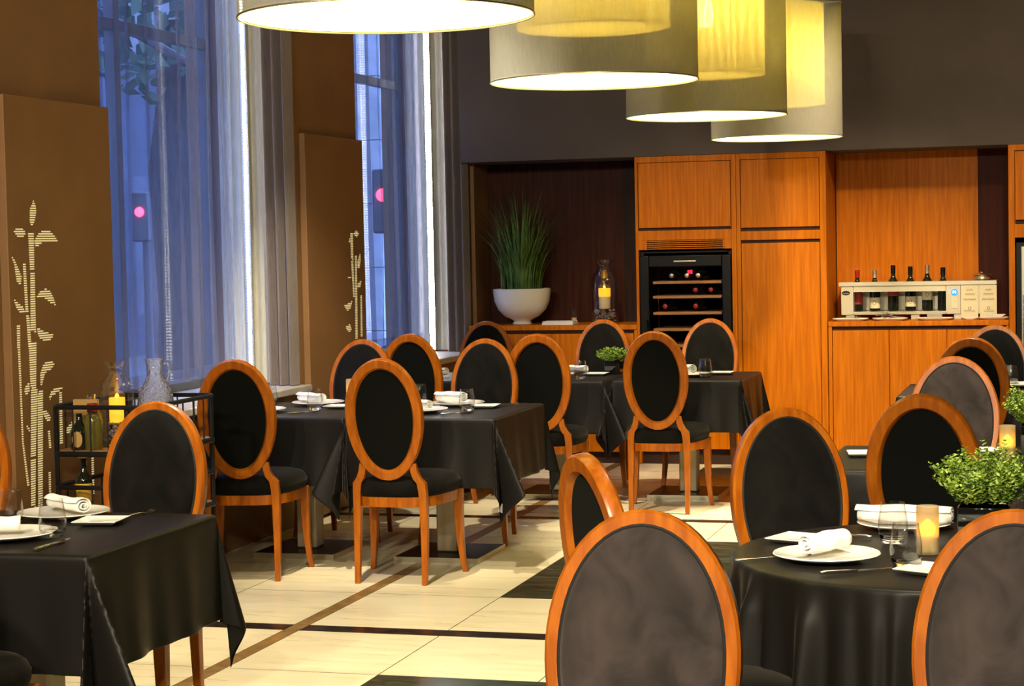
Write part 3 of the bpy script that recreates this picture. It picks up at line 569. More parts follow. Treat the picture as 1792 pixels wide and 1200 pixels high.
def cloth(x, y, hx, hy, label, group, d=.345, seed=1, alpha=17, ctag=False):
    rnd = random.Random(seed); h = .7415
    ex = [RB*PI/2*.33, RB*PI/2*.66, RB*PI/2]+[RB*PI/2+(d-RB*PI/2)*i/16 for i in range(1, 17)]
    def axis(hh): return [-hh-e for e in reversed(ex)]+lin(-hh, hh, 24)+[hh+e for e in ex]
    us, vv = axis(hx), axis(hy); vs_ = []
    p1, p2, p3, p4 = [rnd.uniform(0, 6) for _ in range(4)]
    cw = [(rnd.uniform(.7, 1.25), rnd.uniform(-.5, .5)) for _ in range(4)]
    if seed == 1: cw[0], cw[2] = (.66, -.35), (1.2, .35)
    for v in vv:
        for u in us:
            eu, ev = abs(u)-hx, abs(v)-hy; su, sv = (1 if u > 0 else -1), (1 if v > 0 else -1)
            if eu <= 1e-9 and ev <= 1e-9: vs_.append((u, v, h+.0008*math.sin(7*u+p1)*math.sin(6*v+p2))); continue
            if ev <= 1e-9:
                o, dn_ = hang(eu); k = min(1, dn_/d); edge = min(1, (hy-abs(v))/.12)
                o += k*(.012+.010*math.sin(v*17+p3+su)+.006*math.sin(v*37+p4))*edge+k*.012
                vs_.append((su*(hx+o), v, h-dn_)); continue
            if eu <= 1e-9:
                o, dn_ = hang(ev); k = min(1, dn_/d); edge = min(1, (hx-abs(u))/.12)
                o += k*(.012+.010*math.sin(u*17+p4+sv)+.006*math.sin(u*37+p1))*edge+k*.012
                vs_.append((u, sv*(hy+o), h-dn_)); continue
            rho = math.hypot(eu, ev); phi = math.atan2(ev, eu); q = phi/(PI/2)
            ci = (0 if su > 0 else 1)+(0 if sv > 0 else 2); amp, sk = cw[ci]
            o, dn_ = hang(rho); k = dn_/d
            lift = math.sin(2*PI*q)**2+.22*math.sin(PI*q)
            al = math.radians(alpha*amp)*lift*(1.15 if (q < .5) == (sk > 0) else .75)
            dr_ = max(0, dn_-RB)*1.06
            out = o+k*.012+dr_*math.tan(al)
            ps = math.radians(12+66*(q*q*(3-2*q)))+.25*sk*math.sin(PI*q)
            vs_.append((su*(hx+out*math.cos(ps)), sv*(hy+out*math.sin(ps)), h-(RB+dr_*math.cos(al) if dn_ > RB else dn_)))
    n = len(us); fs = []
    for j in range(len(vv)-1):
        for i in range(n-1): fs.append((j*n+i, j*n+i+1, (j+1)*n+i+1, (j+1)*n+i))
    m = MB(); m.add(vs_, fs)
    o = m.build('tablecloth', M['cloth'], None, smooth=80, solid=.0025, sub=1); o.location = (x, y, 0)
    tag(o, label, 'tablecloth', group)
    if ctag:   # sewn white care label on the hanging corner
        a = Vector(vs_[3*n+n-3]); 
        b = MB().box(-.012, .012, -.0015, .0015, -.02, .02, T(a.x+.004, a.y-.002, a.z+.005) @ RZ(math.radians(45)) @ RY(.5))
        b.build('care_tag', M['book'], o, smooth=0)
    return o
tg, cg = 'pedestal tables under black cloths', 'black square tablecloths'
TABS = [(-3.0, 5.125, .385, .400, 'front left', 1, .34), (-3.045, 9.245, .370, .435, 'right of the two by the wall panel', 12, .345), (-3.812, 9.255, .360, .435, 'left of the two by the wall panel', 23, .345),
        (-2.285, 11.71, .380, .375, 'nearest the wine cooler', 4, .32), (-3.105, 11.66, .37, .375, 'middle of the back row', 55, .33), (-3.86, 11.66, .33, .375, 'under the farther window', 6, .32),
        (-.47, 7.34, .40, .40, 'middle right, behind the boxwood pot', 37, .33), (-.48, 10.62, .39, .42, 'farthest right', 8, .33)]
for x, y, hx, hy, lab, sd, d in TABS:
    table(x, y, hx, hy, 'pedestal dining table %s, hidden under its black cloth' % lab, tg)
    cloth(x, y, hx+.004, hy+.004, 'black satin tablecloth on the table %s' % lab, cg, d, sd, 17, sd in (12, 4))
table(-.311, 5.129, 0, 0, 'round pedestal dining table at the right, under its black cloth', tg, .55)
def round_cloth(x, y, r, a, rot, label):
    m = MB(); n = 260; rings = []; h = .7415; rnd = random.Random(3)
    for rr in (.0005, .1, .25, .4, r-.02): rings.append([(rr*math.cos(2*PI*i/n), rr*math.sin(2*PI*i/n), h) for i in range(n)])
    K = 20
    def folds(th):
        s1 = math.sin(17*th+.6+1.1*math.sin(3*th)+.5*math.sin(7*th))*(.75+.35*math.sin(5*th+1)); s2 = math.sin(29*th+2.0)
        return 1.5*max(0, s1)**1.5-.45+.35*s2*(s1 < 0)
    for k in range(1, K+5):
        ring = []
        for i in range(n):
            th = 2*PI*i/n; c = max(abs(math.cos(th-rot)), abs(math.sin(th-rot))); reach = min(a/c, a*1.32)-r
            e = RB*PI/2*k/4 if k <= 4 else RB*PI/2+(reach-RB*PI/2)*(k-4)/K
            o, dn_ = hang(e); kk = dn_/.45
            o += (.6+folds(th))*(.017*min(1, dn_/.10)+.045*kk)+.01*kk
            th2 = th+.02*kk*math.cos(17*th+.6)
            ring.append(((r+o-.006)*math.cos(th2), (r+o-.006)*math.sin(th2), h-dn_))
        rings.append(ring)
    m.loft(rings, cap=False)
    o = m.build('tablecloth', M['cloth'], None, smooth=80, solid=.0025, sub=1); o.location = (x, y, 0)
    return tag(o, label, 'tablecloth')
round_cloth(-.311, 5.129, .560, .84, math.radians(26), 'black satin cloth falling in folds from the round table')

# ---------------------------------------------------------------- tableware
TZ = .7445
def plate(x, y, r, label):
    o = MB().lathe([(.001, .004), (r*.55, .004), (r*.60, .001), (r*.66, .004), (r*.98, .0145), (r, .017), (r*.985, .019), (r*.68, .0095), (r*.6, .007), (.001, .007)], 48, cap0=False, cap1=False).build('dinner_plate', M['white'], smooth=50)
    place(o, (x, y, TZ)); return tag(o, label, 'plate', 'round white dinner plates')
def side_plate(x, y, deg, label, s=.07):
    m = MB(); rings = []
    for k, z in ((.6, .001), (.72, .001), (1.0, .012), (1.0, .015), (.72, .006), (.05, .006)):
        rings.append([(s*k*a, s*k*b, z) for a, b in ((-1, -1), (0, -1), (1, -1), (1, 0), (1, 1), (0, 1), (-1, 1), (-1, 0))])
    o = m.loft(rings).build('side_plate', M['white'], smooth=30, bevel=.001); place(o, (x, y, TZ), math.radians(deg))
    return tag(o, label, 'plate', 'square white side plates')
def napkin(x, y, z, deg, label, L_=.16, r=.027, flat=.8, seed=0):
    rnd = random.Random(seed); m = MB(); turns = 2.6; n = 70; prof = []
    for i in range(n+1):
        a = turns*2*PI*i/n; q = r*(.16+.84*i/n); prof.append((q*math.cos(a-PI/2+.5), q*math.sin(a-PI/2+.5)*flat))
    rows = 12; vs_ = []; fs = []
    for j in range(rows+1):
        t = j/rows; yy = -L_/2+L_*t; k = 1+.07*math.sin(t*5+seed)-.05*abs(t-.5)
        for i, (a, b) in enumerate(prof):
            sh_ = .010*(i/n-.5)*(1 if j in (0, rows) else 1)
            vs_.append((a*k+.003*math.sin(t*7+seed), yy*(1-.05*(1-i/n))+sh_, b*k+r*flat*1.02+.0012*math.sin(13*t+i*.2)))
    for j in range(rows):
        for i in range(n): fs.append((j*(n+1)+i, j*(n+1)+i+1, (j+1)*(n+1)+i+1, (j+1)*(n+1)+i))
    o = m.add(vs_, fs).build('rolled_napkin', M['napkin'], smooth=70, solid=.003); place(o, (x, y, z), math.radians(deg))
    return tag(o, label, 'napkin', 'rolled white napkins')
def glass_mesh():
    out = [(.001, 0), (.024, 0), (.030, .002), (.037, .020), (.0405, .042), (.0395, .062), (.035, .090), (.0317, .111), (.0312, .1125)]
    inn = [(.0306, .1118), (.0339, .090), (.0383, .062), (.0392, .043), (.0350, .024), (.020, .014), (.001, .013)]
    return MB().lathe(out+inn, 48, cap0=False, cap1=False)
GL = [None]
def tumbler(x, y, label, sc=1.0):
    if GL[0] is None:
        t = thing('tumbler_glass', label, 'glass', (x, y, TZ), 0, 'clear stemless glasses'); GL[0] = t
        MB().lathe([(.0385, .026), (.0405, .044), (.0395, .064), (.035, .091), (.0317, .111), (.0308, .1118), (.0338, .090), (.0382, .063), (.0392, .044), (.0373, .026)], 40, cap0=False, cap1=False).build('bowl', M['glass'], t, smooth=60, fix=True)
        MB().lathe([(.001, .0005), (.024, .0005), (.030, .002), (.0355, .012), (.0385, .0255), (.0373, .0258), (.034, .018), (.026, .0145), (.001, .0135)], 40, cap0=False, cap1=False).build('thick_base', M['thick'], t, smooth=60)
        return t
    return dup(GL[0], (x, y, TZ), 0, label, 'clear stemless glasses')
def knife(x, y, deg, label):
    t = thing('table_knife', label, 'knife', (x, y, TZ), math.radians(deg), 'steel table knives')
    MB().loft([[(-w_, yy, .001), (w_, yy, .001), (w_, yy, .001+h_), (-w_, yy, .001+h_)] for yy, w_, h_ in ((-.105, .006, .006), (-.09, .0075, .008), (-.04, .006, .007), (-.005, .004, .006))]).build('handle', M['steel'], t, bevel=.0015)
    MB().loft([[(-w_, yy, .003), (w_, yy, .003), (w_, yy, .0048), (-w_, yy, .0048)] for yy, w_ in ((-.005, .004), (.01, .009), (.08, .0095), (.105, .003))]).build('blade', M['steel'], t)
    return t
def fork(x, y, deg, label):
    t = thing('table_fork', label, 'fork', (x, y, TZ), math.radians(deg), 'steel table forks')
    MB().loft([[(-w_, yy, z), (w_, yy, z), (w_, yy, z+.003), (-w_, yy, z+.003)] for yy, w_, z in ((-.10, .009, .001), (-.06, .006, .003), (.02, .0035, .006), (.045, .006, .005), (.055, .012, .003))]).build('handle', M['steel'], t, bevel=.001)
    m = MB()
    for i in range(4): m.loft([[(dx-.0012, yy, z), (dx+.0012, yy, z), (dx+.0012, yy, z+.002), (dx-.0012, yy, z+.002)] for yy, z, dx in ((.053, .003, -.0095+i*.0063), (.08, .003, -.0095+i*.0063), (.10, .008, -.0095+i*.0063))])
    m.build('tines', M['steel'], t)
    return t
def candle(x, y, label, group):
    t = thing('candle_holder', label, 'candle', (x, y, TZ), 0, group)
    MB().lathe([(.0275, 0), (.029, .002), (.0295, .125), (.0275, .1255), (.027, .006), (.001, .005)], 36, cap1=False).build('frosted_glass', M['frost'], t)
    c = MB().lathe([(.023, .0065), (.0245, .010), (.0245, .047), (.021, .049), (.001, .049)], 28).build('candle', M['wax'], t)
    MB().lathe([(.001, .0495), (.014, .051), (.0205, .060), (.0195, .072), (.013, .082), (.004, .09), (.0005, .093)], 24).build('flame', M['glow'], c)
    return t
def sprigs(seed, R, Hh, nst, base=.0):
    rnd = random.Random(seed); m = MB()
    for s in range(nst):
        a = rnd.uniform(0, 2*PI); rr = math.sqrt(rnd.random()); px, py = rr*.045*math.cos(a), rr*.045*math.sin(a)
        lean = rr*1.0; hh = Hh*(.55+.65*rnd.random())*(1-.35*rr*rr); tip = Vector((px+math.cos(a)*R*rr*1.0, py+math.sin(a)*R*rr*1.0, base+hh)); root = Vector((px, py, base-.02))
        mid = (root+tip)/2+Vector((0, 0, hh*.10))
        nl = 11
        for k in range(nl):
            t = .30+.70*k/(nl-1); p = root*(1-t)**2+mid*2*t*(1-t)+tip*t*t
            for side in range(2):
                b = rnd.uniform(0, 2*PI); d = Vector((math.cos(b), math.sin(b), rnd.uniform(.1, .9))); d.normalize()
                L_ = rnd.uniform(.011, .018)*(1-.3*(t > .95)); wv = d.cross(Vector((rnd.uniform(-1, 1), rnd.uniform(-1, 1), 1))); wv.normalize(); wv *= L_*.34
                up = d.cross(wv); up.normalize(); up *= L_*.12
                m.add([p, p+d*L_*.5+wv, p+d*L_, p+d*L_*.5-wv, p+d*L_*.5-up], [(0, 1, 4), (1, 2, 4), (2, 3, 4), (3, 0, 4)])
    return m
def boxwood(x, y, label, s=.066, sd=1, R=.095, Hh=.15):
    t = thing('potted_boxwood', label, 'potted plant', (x, y, TZ), 0, 'boxwood pots')
    p = MB(); p.loft([[(-q, -q, z), (q, -q, z), (q, q, z), (-q, q, z)] for q, z in ((s*.96, 0), (s, .005), (s, s*1.8), (s*.93, s*1.8), (s*.9, s*1.45))]); p.build('pot', M['blackglass'], t, smooth=30, bevel=.003)
    MB().box(-s*.92, s*.92, -s*.92, s*.92, s*1.3, s*1.47).build('soil', M['soil'], t, smooth=0)
    sprigs(sd, R, Hh, 170, s*1.75).build('foliage', M['leaf'], t, smooth=0, fix=False)
    return t
# front left table
plate(-3.00, 4.965, .145, 'white plate at the very left edge of the front left table')
napkin(-3.05, 4.95, TZ+.016, -60, 'rolled napkin cut off by the left edge', .17, .03, .8, 1)
plate(-3.06, 5.40, .145, 'white plate behind the glasses on the front left table')
napkin(-3.045, 5.40, TZ+.016, 60, 'rolled napkin on the plate behind the glasses, front left table', .19, .031, .8, 2)
tumbler(-3.125, 5.19, 'clear glass at far left on the front left table')
tumbler(-2.872, 5.00, 'clear glass standing before the napkin on the front left table')
side_plate(-2.862, 5.275, 8, 'small square plate on the front left table')
knife(-2.79, 4.855, 2, 'steel knife near the edge of the front left table')
fork(-2.835, 5.43, -12, 'steel fork behind the square plate, front left table')
# wall tables
plate(-4.00, 9.06, .14, 'white plate behind the turned chair on the wall table')
napkin(-4.01, 9.06, TZ+.016, 72, 'rolled napkin on the plate behind the turned chair', .19, .031, .8, 3)
tumbler(-3.735, 9.17, 'clear glass between the two chairs on the wall table')
tumbler(-4.10, 9.44, 'clear glass farthest left on the wall table')
knife(-3.735, 9.03, -30, 'steel knife before the left wall table glass')
plate(-3.85, 9.50, .14, 'white plate at the far side of the left wall table')
napkin(-3.88, 9.49, TZ+.016, 62, 'rolled napkin behind the left wall table glass', .19, .031, .8, 4)
side_plate(-3.66, 9.32, 4, 'small square plate on the left wall table')
candle(-3.72, 9.66, 'pale frosted candle half hidden behind the aisle chair', 'frosted candle holders')
plate(-3.14, 9.10, .14, 'white plate right behind the aisle chair on the wall table')
napkin(-3.16, 9.10, TZ+.016, 68, 'rolled napkin right behind the aisle chair', .19, .031, .8, 5)
tumbler(-2.915, 9.165, 'clear glass at the corner of the right wall table')
knife(-2.925, 9.02, -30, 'steel knife at the corner of the right wall table')
plate(-3.07, 9.50, .14, 'white plate at the far side of the right wall table')
napkin(-3.10, 9.48, TZ+.016, 70, 'rolled napkin behind the corner glass of the wall table', .18, .034, .85, 6)
side_plate(-2.885, 9.37, 4, 'small square plate on the right wall table')
fork(-2.80, 9.50, -60, 'steel fork at the far corner of the right wall table')
tumbler(-3.28, 9.50, 'clear glass behind the frame of the aisle chair')
# back row
plate(-2.26, 11.62, .13, 'white plate on the table nearest the wine cooler')
napkin(-2.30, 11.62, TZ+.016, 55, 'rolled napkin on the table nearest the wine cooler', .19, .034, .85, 7)
tumbler(-2.143, 11.53, 'clear glass on the table nearest the wine cooler')
side_plate(-2.09, 11.80, 0, 'small square plate on the table nearest the wine cooler')
plate(-3.12, 11.62, .13, 'white plate on the middle back table')
napkin(-3.10, 11.55, TZ+.016, 75, 'rolled napkin nearest the middle back table glass', .19, .034, .85, 8)
napkin(-3.05, 11.88, TZ+.004, 70, 'rolled napkin at the far side of the middle back table', .18, .031, .8, 9)
tumbler(-2.89, 11.39, 'clear glass on the middle back table')
side_plate(-2.87, 11.72, 0, 'small square plate on the middle back table')
boxwood(-2.79, 11.86, 'small bright boxwood pot on the middle back table', .050, 3, .062, .07)
napkin(-3.90, 11.62, TZ+.002, 75, 'rolled napkin showing between two chairs on the window table', .18, .034, .85, 10)
# round table
plate(-.612, 4.955, .138, 'white plate at the front of the round table')
napkin(-.618, 4.965, TZ+.016, -34, 'rolled napkin on the front plate of the round table', .155, .032, .85, 11)
fork(-.745, 4.93, -68, 'steel fork beside the front plate of the round table')
knife(-.51, 4.775, -58, 'steel knife in front of the plate on the round table')
side_plate(-.72, 5.235, -20, 'small square plate at the left of the round table')
side_plate(-.335, 4.79, -25, 'small square plate half hidden by the right edge chair')
plate(-.46, 5.53, .135, 'white plate at the far side of the round table')
napkin(-.455, 5.50, TZ+.016, 84, 'folded long napkin on the far plate of the round table', .27, .036, .75, 12)
knife(-.635, 5.345, 75, 'steel knife left of the far plate on the round table')
tumbler(-.468, 5.245, 'clear glass standing before the long napkin, round table')
tumbler(-.403, 4.865, 'clear glass in front of the glowing candle, round table')
candle(-.365, 5.085, 'glowing frosted candle beside the boxwood pot on the round table', 'frosted candle holders')
boxwood(-.225, 5.17, 'boxwood in a black glass pot on the round table', .066, 1)
tumbler(-.115, 5.36, 'clear glass behind the top of the right edge chair')
# other right tables
side_plate(-.755, 7.36, 10, 'small square plate left of the dark chair on the middle right table')
side_plate(-.305, 7.50, 10, 'small square plate left of the candle on the middle right table')
candle(-.232, 7.29, 'glowing frosted candle on the middle right table', 'frosted candle holders')
boxwood(-.12, 7.40, 'boxwood cut off by the right edge on the middle right table', .066, 2)
tumbler(-.325, 10.86, 'clear glass on the farthest right table')
plate(-.235, 10.80, .13, 'white plate on the farthest right table')

# ---------------------------------------------------------------- pendant lamps
def pendant(x, y, label):
    t = thing('pendant_lamp', label, 'pendant lamp', (x, y, 2.19), 0, 'double drum pendant lamps')
    o = MB().lathe([(.40, 0), (.40, .82)], 96, cap0=False, cap1=False).build('outer_shade', M['outer'], t, smooth=60, fix=False)
    for z in (.003, .817): MB().tube([(.40*math.cos(2*PI*i/96), .40*math.sin(2*PI*i/96), z) for i in range(96)], .003, 6, closed=True).build('rim', M['brushed'], o)
    i_ = MB().lathe([(.295, .20), (.295, .81)], 96, cap0=False, cap1=False).build('inner_shade', M['inner'], t, smooth=60, fix=False)
    MB().lathe([(.001, .205), (.293, .205)], 64, cap0=False, cap1=False).build('inner_disc', M['inner'], i_, smooth=0, fix=False)
    df = MB(); df.lathe([(.001, .006), (.396, .006)], 96, cap0=False, cap1=False); df.cur = 1; df.lathe([(.396, .006), (.396, .010), (.001, .010)], 96, cap0=False, cap1=False); df.build('diffuser', [M['diffuser'], M['white']], t, smooth=30)
    MB().lathe([(.035, .45), (.045, .50), (.035, .56), (.015, .60), (.015, .66)], 24).build('bulb', M['bulb'], t)
    c = MB(); c.tube([(0, 0, .66), (0, 0, 1.508)], .004, 6)
    for k in range(3): c.tube([(0, 0, .815), (.398*math.cos(k*2.094), .398*math.sin(k*2.094), .815)], .003, 6)
    c.build('suspension', M['brushed'], t)
    return t
M['bulb'] = pm('lamp bulb', (1, 1, 1), .5, emit=120, emitc=(1, .86, .44))
LAMPS = ['large drum pendant lamp nearest the viewer, cut by the top edge', 'second drum pendant from the viewer, its yellow inner drum showing', 'third drum pendant lamp from the viewer', 'farthest drum pendant lamp, before the cabinets']
p0 = pendant(-1.775, 4.94, LAMPS[0])
for k in range(1, 4): dup(p0, (-1.775+.012*k, 4.94+2.31*k, 2.19), 0, LAMPS[k], 'double drum pendant lamps')

# ---------------------------------------------------------------- things on the left sideboard
SZ = .9905
pl = thing('grass_plant', 'tall ornamental grass in a glossy white footed bowl', 'plant', (-3.86, 13.52, SZ))
MB().lathe([(.07, 0), (.075, .004), (.06, .022), (.075, .034), (.13, .060), (.178, .110), (.203, .170), (.212, .235), (.212, .262), (.200, .262), (.195, .225), (.001, .222)], 56, cap1=False).build('bowl', M['white'], pl, smooth=60)
MB().lathe([(.001, .236), (.197, .236)], 32, cap0=False, cap1=False).build('soil', M['soil'], pl, smooth=0, fix=False)
g = MB(); rnd = random.Random(8)
for b in range(430):
    a = rnd.uniform(0, 2*PI); rr = math.sqrt(rnd.random())*.15; L_ = rnd.uniform(.3, .84)*(1-.5*(rr/.15)**3*.4); lean = rnd.uniform(.04, .42)*(.3+rr/.12)
    if rnd.random() < .10: lean += .35
    a2 = a+rnd.uniform(-.6, .6); dx, dy = math.cos(a2), math.sin(a2)
    if dy > 0: dy *= .45
    if dx < 0: dx *= .75
    wd = rnd.uniform(.0025, .0055); px, py = -dy*wd, dx*wd; pts = []
    n = 7
    for k in range(n+1):
        t = k/n; q = lean*L_*(t**2.2)*1.1; zz = L_*t-lean*L_*.35*t**3; w_ = 1-t**3*.95
        bx, by = max(-.31, rr*math.cos(a)+dx*q), min(.30, rr*math.sin(a)+dy*q)
        pts += [(bx-px*w_, by-py*w_, .235+zz), (bx+px*w_, by+py*w_, .235+zz)]
    g.add(pts, [(2*k, 2*k+1, 2*k+3, 2*k+2) for k in range(n)])
g.build('grass_blades', M['grass'], pl, smooth=60, fix=False)
def jar(loc, H, label, group, k=1.0):
    t = thing('candle_jar', label, 'candle jar', loc, 0, group); r = .092*k
    o = [(r*.9, 0), (r, .01), (r, H*.66), (r*.9, H*.76), (r*.62, H*.83), (r*.50, H*.87), (r*.52, H*.93), (r*.72, H*.985), (r*.76, H)]
    MB().lathe(o+[(a-.004, z+.0) for a, z in reversed(o[2:])]+[(r-.004, .012), (.001, .010)], 40, cap1=False).build('jar', M['glass'], t, smooth=60)
    pb = MB(); rn = random.Random(2)
    for i in range(90):
        a = rn.uniform(0, 2*PI); q = (r-.016)*math.sqrt(rn.random()); s = rn.uniform(.006, .010); z = rn.uniform(.018, .10)
        pb.lathe([(.3*s, -s*.8), (s, -.2*s), (s, .3*s), (.3*s, .8*s)], 6, T(q*math.cos(a), q*math.sin(a), z) @ RX(rn.uniform(0, 3)))
    po = pb.build('pebbles', M['stonebit'], t, smooth=0); po['kind'] = 'stuff'
    c = MB().lathe([(.040*k, .108), (.042*k, .112), (.042*k, .222*H/.45+.02), (.040*k, .225*H/.45+.02)], 28).build('candle', M['wax'], t)
    z0 = .225*H/.45+.02
    zl = z0-(.055 if k == 1.0 else .10)
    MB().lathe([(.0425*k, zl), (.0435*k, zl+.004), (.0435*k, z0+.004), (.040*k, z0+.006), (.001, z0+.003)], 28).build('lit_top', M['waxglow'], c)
    MB().lathe([(.001, z0+.0045), (.008, z0+.007), (.009, z0+.013), (.005, z0+.020), (.001, z0+.024)], 16).build('flame', M['glow'], c)
    return t
M['stonebit'] = pm('grey pebbles', (.22, .21, .22), .4)
jar((-3.235, 13.5, SZ), .46, 'tall glass jar with candle on pebbles, on the left sideboard', 'candle jars')
b1 = MB().box(-.115, .115, -.08, .08, 0, .014).build('white_book', M['book'], bevel=.002); place(b1, (-3.55, 13.42, SZ)); tag(b1, 'lower white book lying on the left sideboard', 'book', 'white books')
b2 = MB().box(-.11, .115, -.078, .08, 0, .012).build('white_book', M['book'], bevel=.002); place(b2, (-3.552, 13.42, SZ+.0145), .03); tag(b2, 'upper white book lying on the left sideboard', 'book', 'white books')
tl = thing('tealight_glass', 'small clear tealight glass behind the white books', 'candle', (-3.50, 13.64, SZ))
MB().lathe([(.024, 0), (.026, .003), (.028, .12), (.026, .12), (.023, .008), (.001, .007)], 28, cap1=False).build('glass', M['glass'], tl)
MB().lathe([(.018, .0085), (.019, .011), (.019, .04), (.001, .041)], 24).build('candle', M['wax'], tl)

# ---------------------------------------------------------------- wine dispenser on the right sideboard
RZ0 = 1.0005
wd = thing('wine_dispenser', 'long silver wine dispenser with a dark window and blue display', 'wine dispenser', (-1.02, 13.5, RZ0))
x0, x1 = -.525, .515
b = MB()
b.box(x0, -.44, 0, .26, .035, .235); b.box(.19, x1, 0, .26, .035, .235); b.box(-.44, .19, 0, .26, .035, .055); b.box(-.44, .19, .25, .26, .055, .235); b.box(-.44, .19, 0, .02, .195, .235)
b.build('body', M['silver'], wd, bevel=.003)
ft = MB()
for a in (x0+.03, -.05, .24, .44): ft.box(a, a+.06, .02, .22, 0, .0345)
ft.build('feet', M['brushed'], wd, bevel=.002)
BX = [-.425, -.305, -.178, -.06, .055, .162]
tp = MB(); tp.box(x0-.012, x1+.012, -.012, .105, .236, .262); tp.box(x0-.012, x1+.012, .165, .265, .236, .262)
edges = [x0-.012]+[q for a in BX for q in (a-.02, a+.02)]+[x1+.012]
for i in range(0, len(edges), 2): tp.box(edges[i], edges[i+1], .105, .165, .236, .262)
tp.build('top_plate', M['silver'], wd, smooth=0)
MB().box(-.44, .19, .003, .008, .055, .195).build('window_glass', M['pane'], wd, smooth=0)
fr = MB()
for a, bb, c_, d in ((-.45, -.44, .048, .202), (.19, .20, .048, .202), (-.44, .19, .048, .056), (-.44, .19, .194, .202)): fr.box(a, bb, -.004, .003, c_, d)
fr.build('window_trim', M['silver'], wd, smooth=0)
lg = MB().lathe([(.001, 0), (.028, 0), (.028, .003), (.001, .003)], 28, T(-.49, -.0005, .188) @ RX(PI/2) @ Matrix.Scale(.55, 4, (0, 1, 0))).build('oval_badge', M['black'], wd)
MB().tube([(-.51+.003*i, -.0045, .186+.004*math.sin(i*1.3)) for i in range(14)], .0013, 5).build('lettering', M['silver'], lg)
cp = MB().box(.225, .268, -.004, 0, .075, .16).build('control_plate', M['label'], wd, bevel=.001)
dsp = MB().lathe([(.001, 0), (.023, 0), (.023, .004), (.001, .004)], 28, T(.247, -.0005, .185) @ RX(PI/2)).build('display', M['blue'], wd)
dg = MB()
for a, bb, c_, d in ((-.012, -.009, -.010, .010), (-.004, -.001, -.001, .010), (-.004, .010, -.001, .002), (.006, .009, -.010, .010)): dg.box(.247+a, .247+bb, -.0062, -.0048, .185+c_, .185+d)
dg.build('digits', M['bluew'], dsp, smooth=0)
MB().box(.285, .288, -.001, .0005, .04, .234).build('panel_seam', M['ink'], wd, smooth=0)
for k, (a, h, cap, lab, lz, lb) in enumerate(((BX[0], .285, M['redcap'], M['redlabel'], (.05, .13), 'red capped bottle, leftmost in the wine dispenser'), (BX[1], .285, M['foil'], M['label'], (.02, .095), 'silver capped bottle second from left in the wine dispenser'),
        (BX[2], .315, M['black'], M['redlabel'], (.105, .15), 'tall black capped bottle with red label in the wine dispenser'), (BX[3], .305, M['black'], M['label'], (.03, .10), 'black capped bottle with small cream label in the wine dispenser'),
        (BX[4], .315, M['foil'], M['label'], (.075, .15), 'tall silver capped bottle with high cream label in the wine dispenser'), (BX[5], .295, M['black'], None, (0, 0), 'black capped bottle at the right end of the wine dispenser'))):
    bottle(lb, (-1.02+a, 13.5+.135, RZ0+.056), cap, lab, 'bottles in the wine dispenser', h, lz)
st = MB().lathe([(.05, 0), (.055, .004), (.06, .02), (.055, .03), (.02, .04)], 32).build('x', M['steel']); bpy.data.objects.remove(st)
bo = thing('steel_bowl', 'small steel bowl with a lid on top of the wine dispenser', 'bowl', (-.595, 13.62, RZ0+.2625))
MB().lathe([(.03, 0), (.05, .006), (.058, .022), (.058, .032), (.053, .032), (.048, .012), (.001, .008)], 32, cap1=False).build('bowl', M['steel'], bo)
MB().lathe([(.060, .033), (.075, .037), (.05, .046), (.012, .052), (.012, .06), (.001, .062)], 32).build('lid', M['steel'], bo)
def card(x, label, seed):
    t = thing('tasting_card', label, 'card', (x, 13.487, RZ0), 0, 'cream tasting cards')
    MB().box(-.056, .056, -.0015, .0015, .012, .232).build('sheet', M['label'], t, smooth=0)
    m = MB(); rn = random.Random(seed)
    m.tube([(-.04+.005*i, -.0028, .135+.006*math.sin(i*1.7+seed)) for i in range(17)], .0016, 5)
    m.tube([(.010*math.sin(q)*.8, -.0028, .075+.010*math.cos(q)) for q in [i*.45 for i in range(14)]], .0016, 5)
    for z in (.165, .172, .058, .05): m.box(-.04+rn.uniform(0, .012), .035, -.0022, -.0016, z, z+.0022)
    m.tube([(-.02, -.0028, .195), (-.008, -.0028, .205), (.0, -.0028, .193), (.01, -.0028, .207), (.02, -.0028, .195)], .0016, 5)
    m.build('script', M['ink'], t, smooth=0)
    MB().box(-.058, .058, -.006, .03, 0, .012).build('stand', M['glassy'], t, bevel=.002)
    return t
M['glassy'] = pm('clear acrylic', (.8, .78, .7), .1, trans=.7)
card(-.672, 'left cream tasting card beside the blue display', 2); card(-.548, 'right cream tasting card at the end of the wine dispenser', 5)
def tray(x, y, rx, ry, label, kind, group):
    t = thing(kind, label, 'tray', (x, y, RZ0), 0, group); m = MB(); rings = []
    for k, z in ((.7, 0), (.8, .001), (1, .014), (1.0, .017), (.8, .006), (.05, .006)):
        rings.append([(rx*k*math.copysign(abs(math.cos(a))**.6, math.cos(a)), ry*k*math.copysign(abs(math.sin(a))**.6, math.sin(a)), z) for a in [2*PI*i/36 for i in range(36)]])
    m.loft(rings).build('dish', M['white'], t, smooth=40); return t
t1 = tray(-1.47, 13.395, .125, .075, 'white dish at the left end of the dispenser counter', 'serving_dish', 'white serving dishes')
t2 = tray(-1.20, 13.395, .12, .075, 'white dish heaped with spoons before the dispenser window', 'serving_dish', 'white serving dishes')
t3 = tray(-.90, 13.395, .125, .075, 'white dish with a small glass box on the dispenser counter', 'serving_dish', 'white serving dishes')
t4 = tray(-.665, 13.395, .06, .05, 'small white dish below the left tasting card', 'serving_dish', 'white serving dishes')
t5 = tray(-.51, 13.40, .10, .06, 'white dish at the right end of the dispenser counter', 'serving_dish', 'white serving dishes')
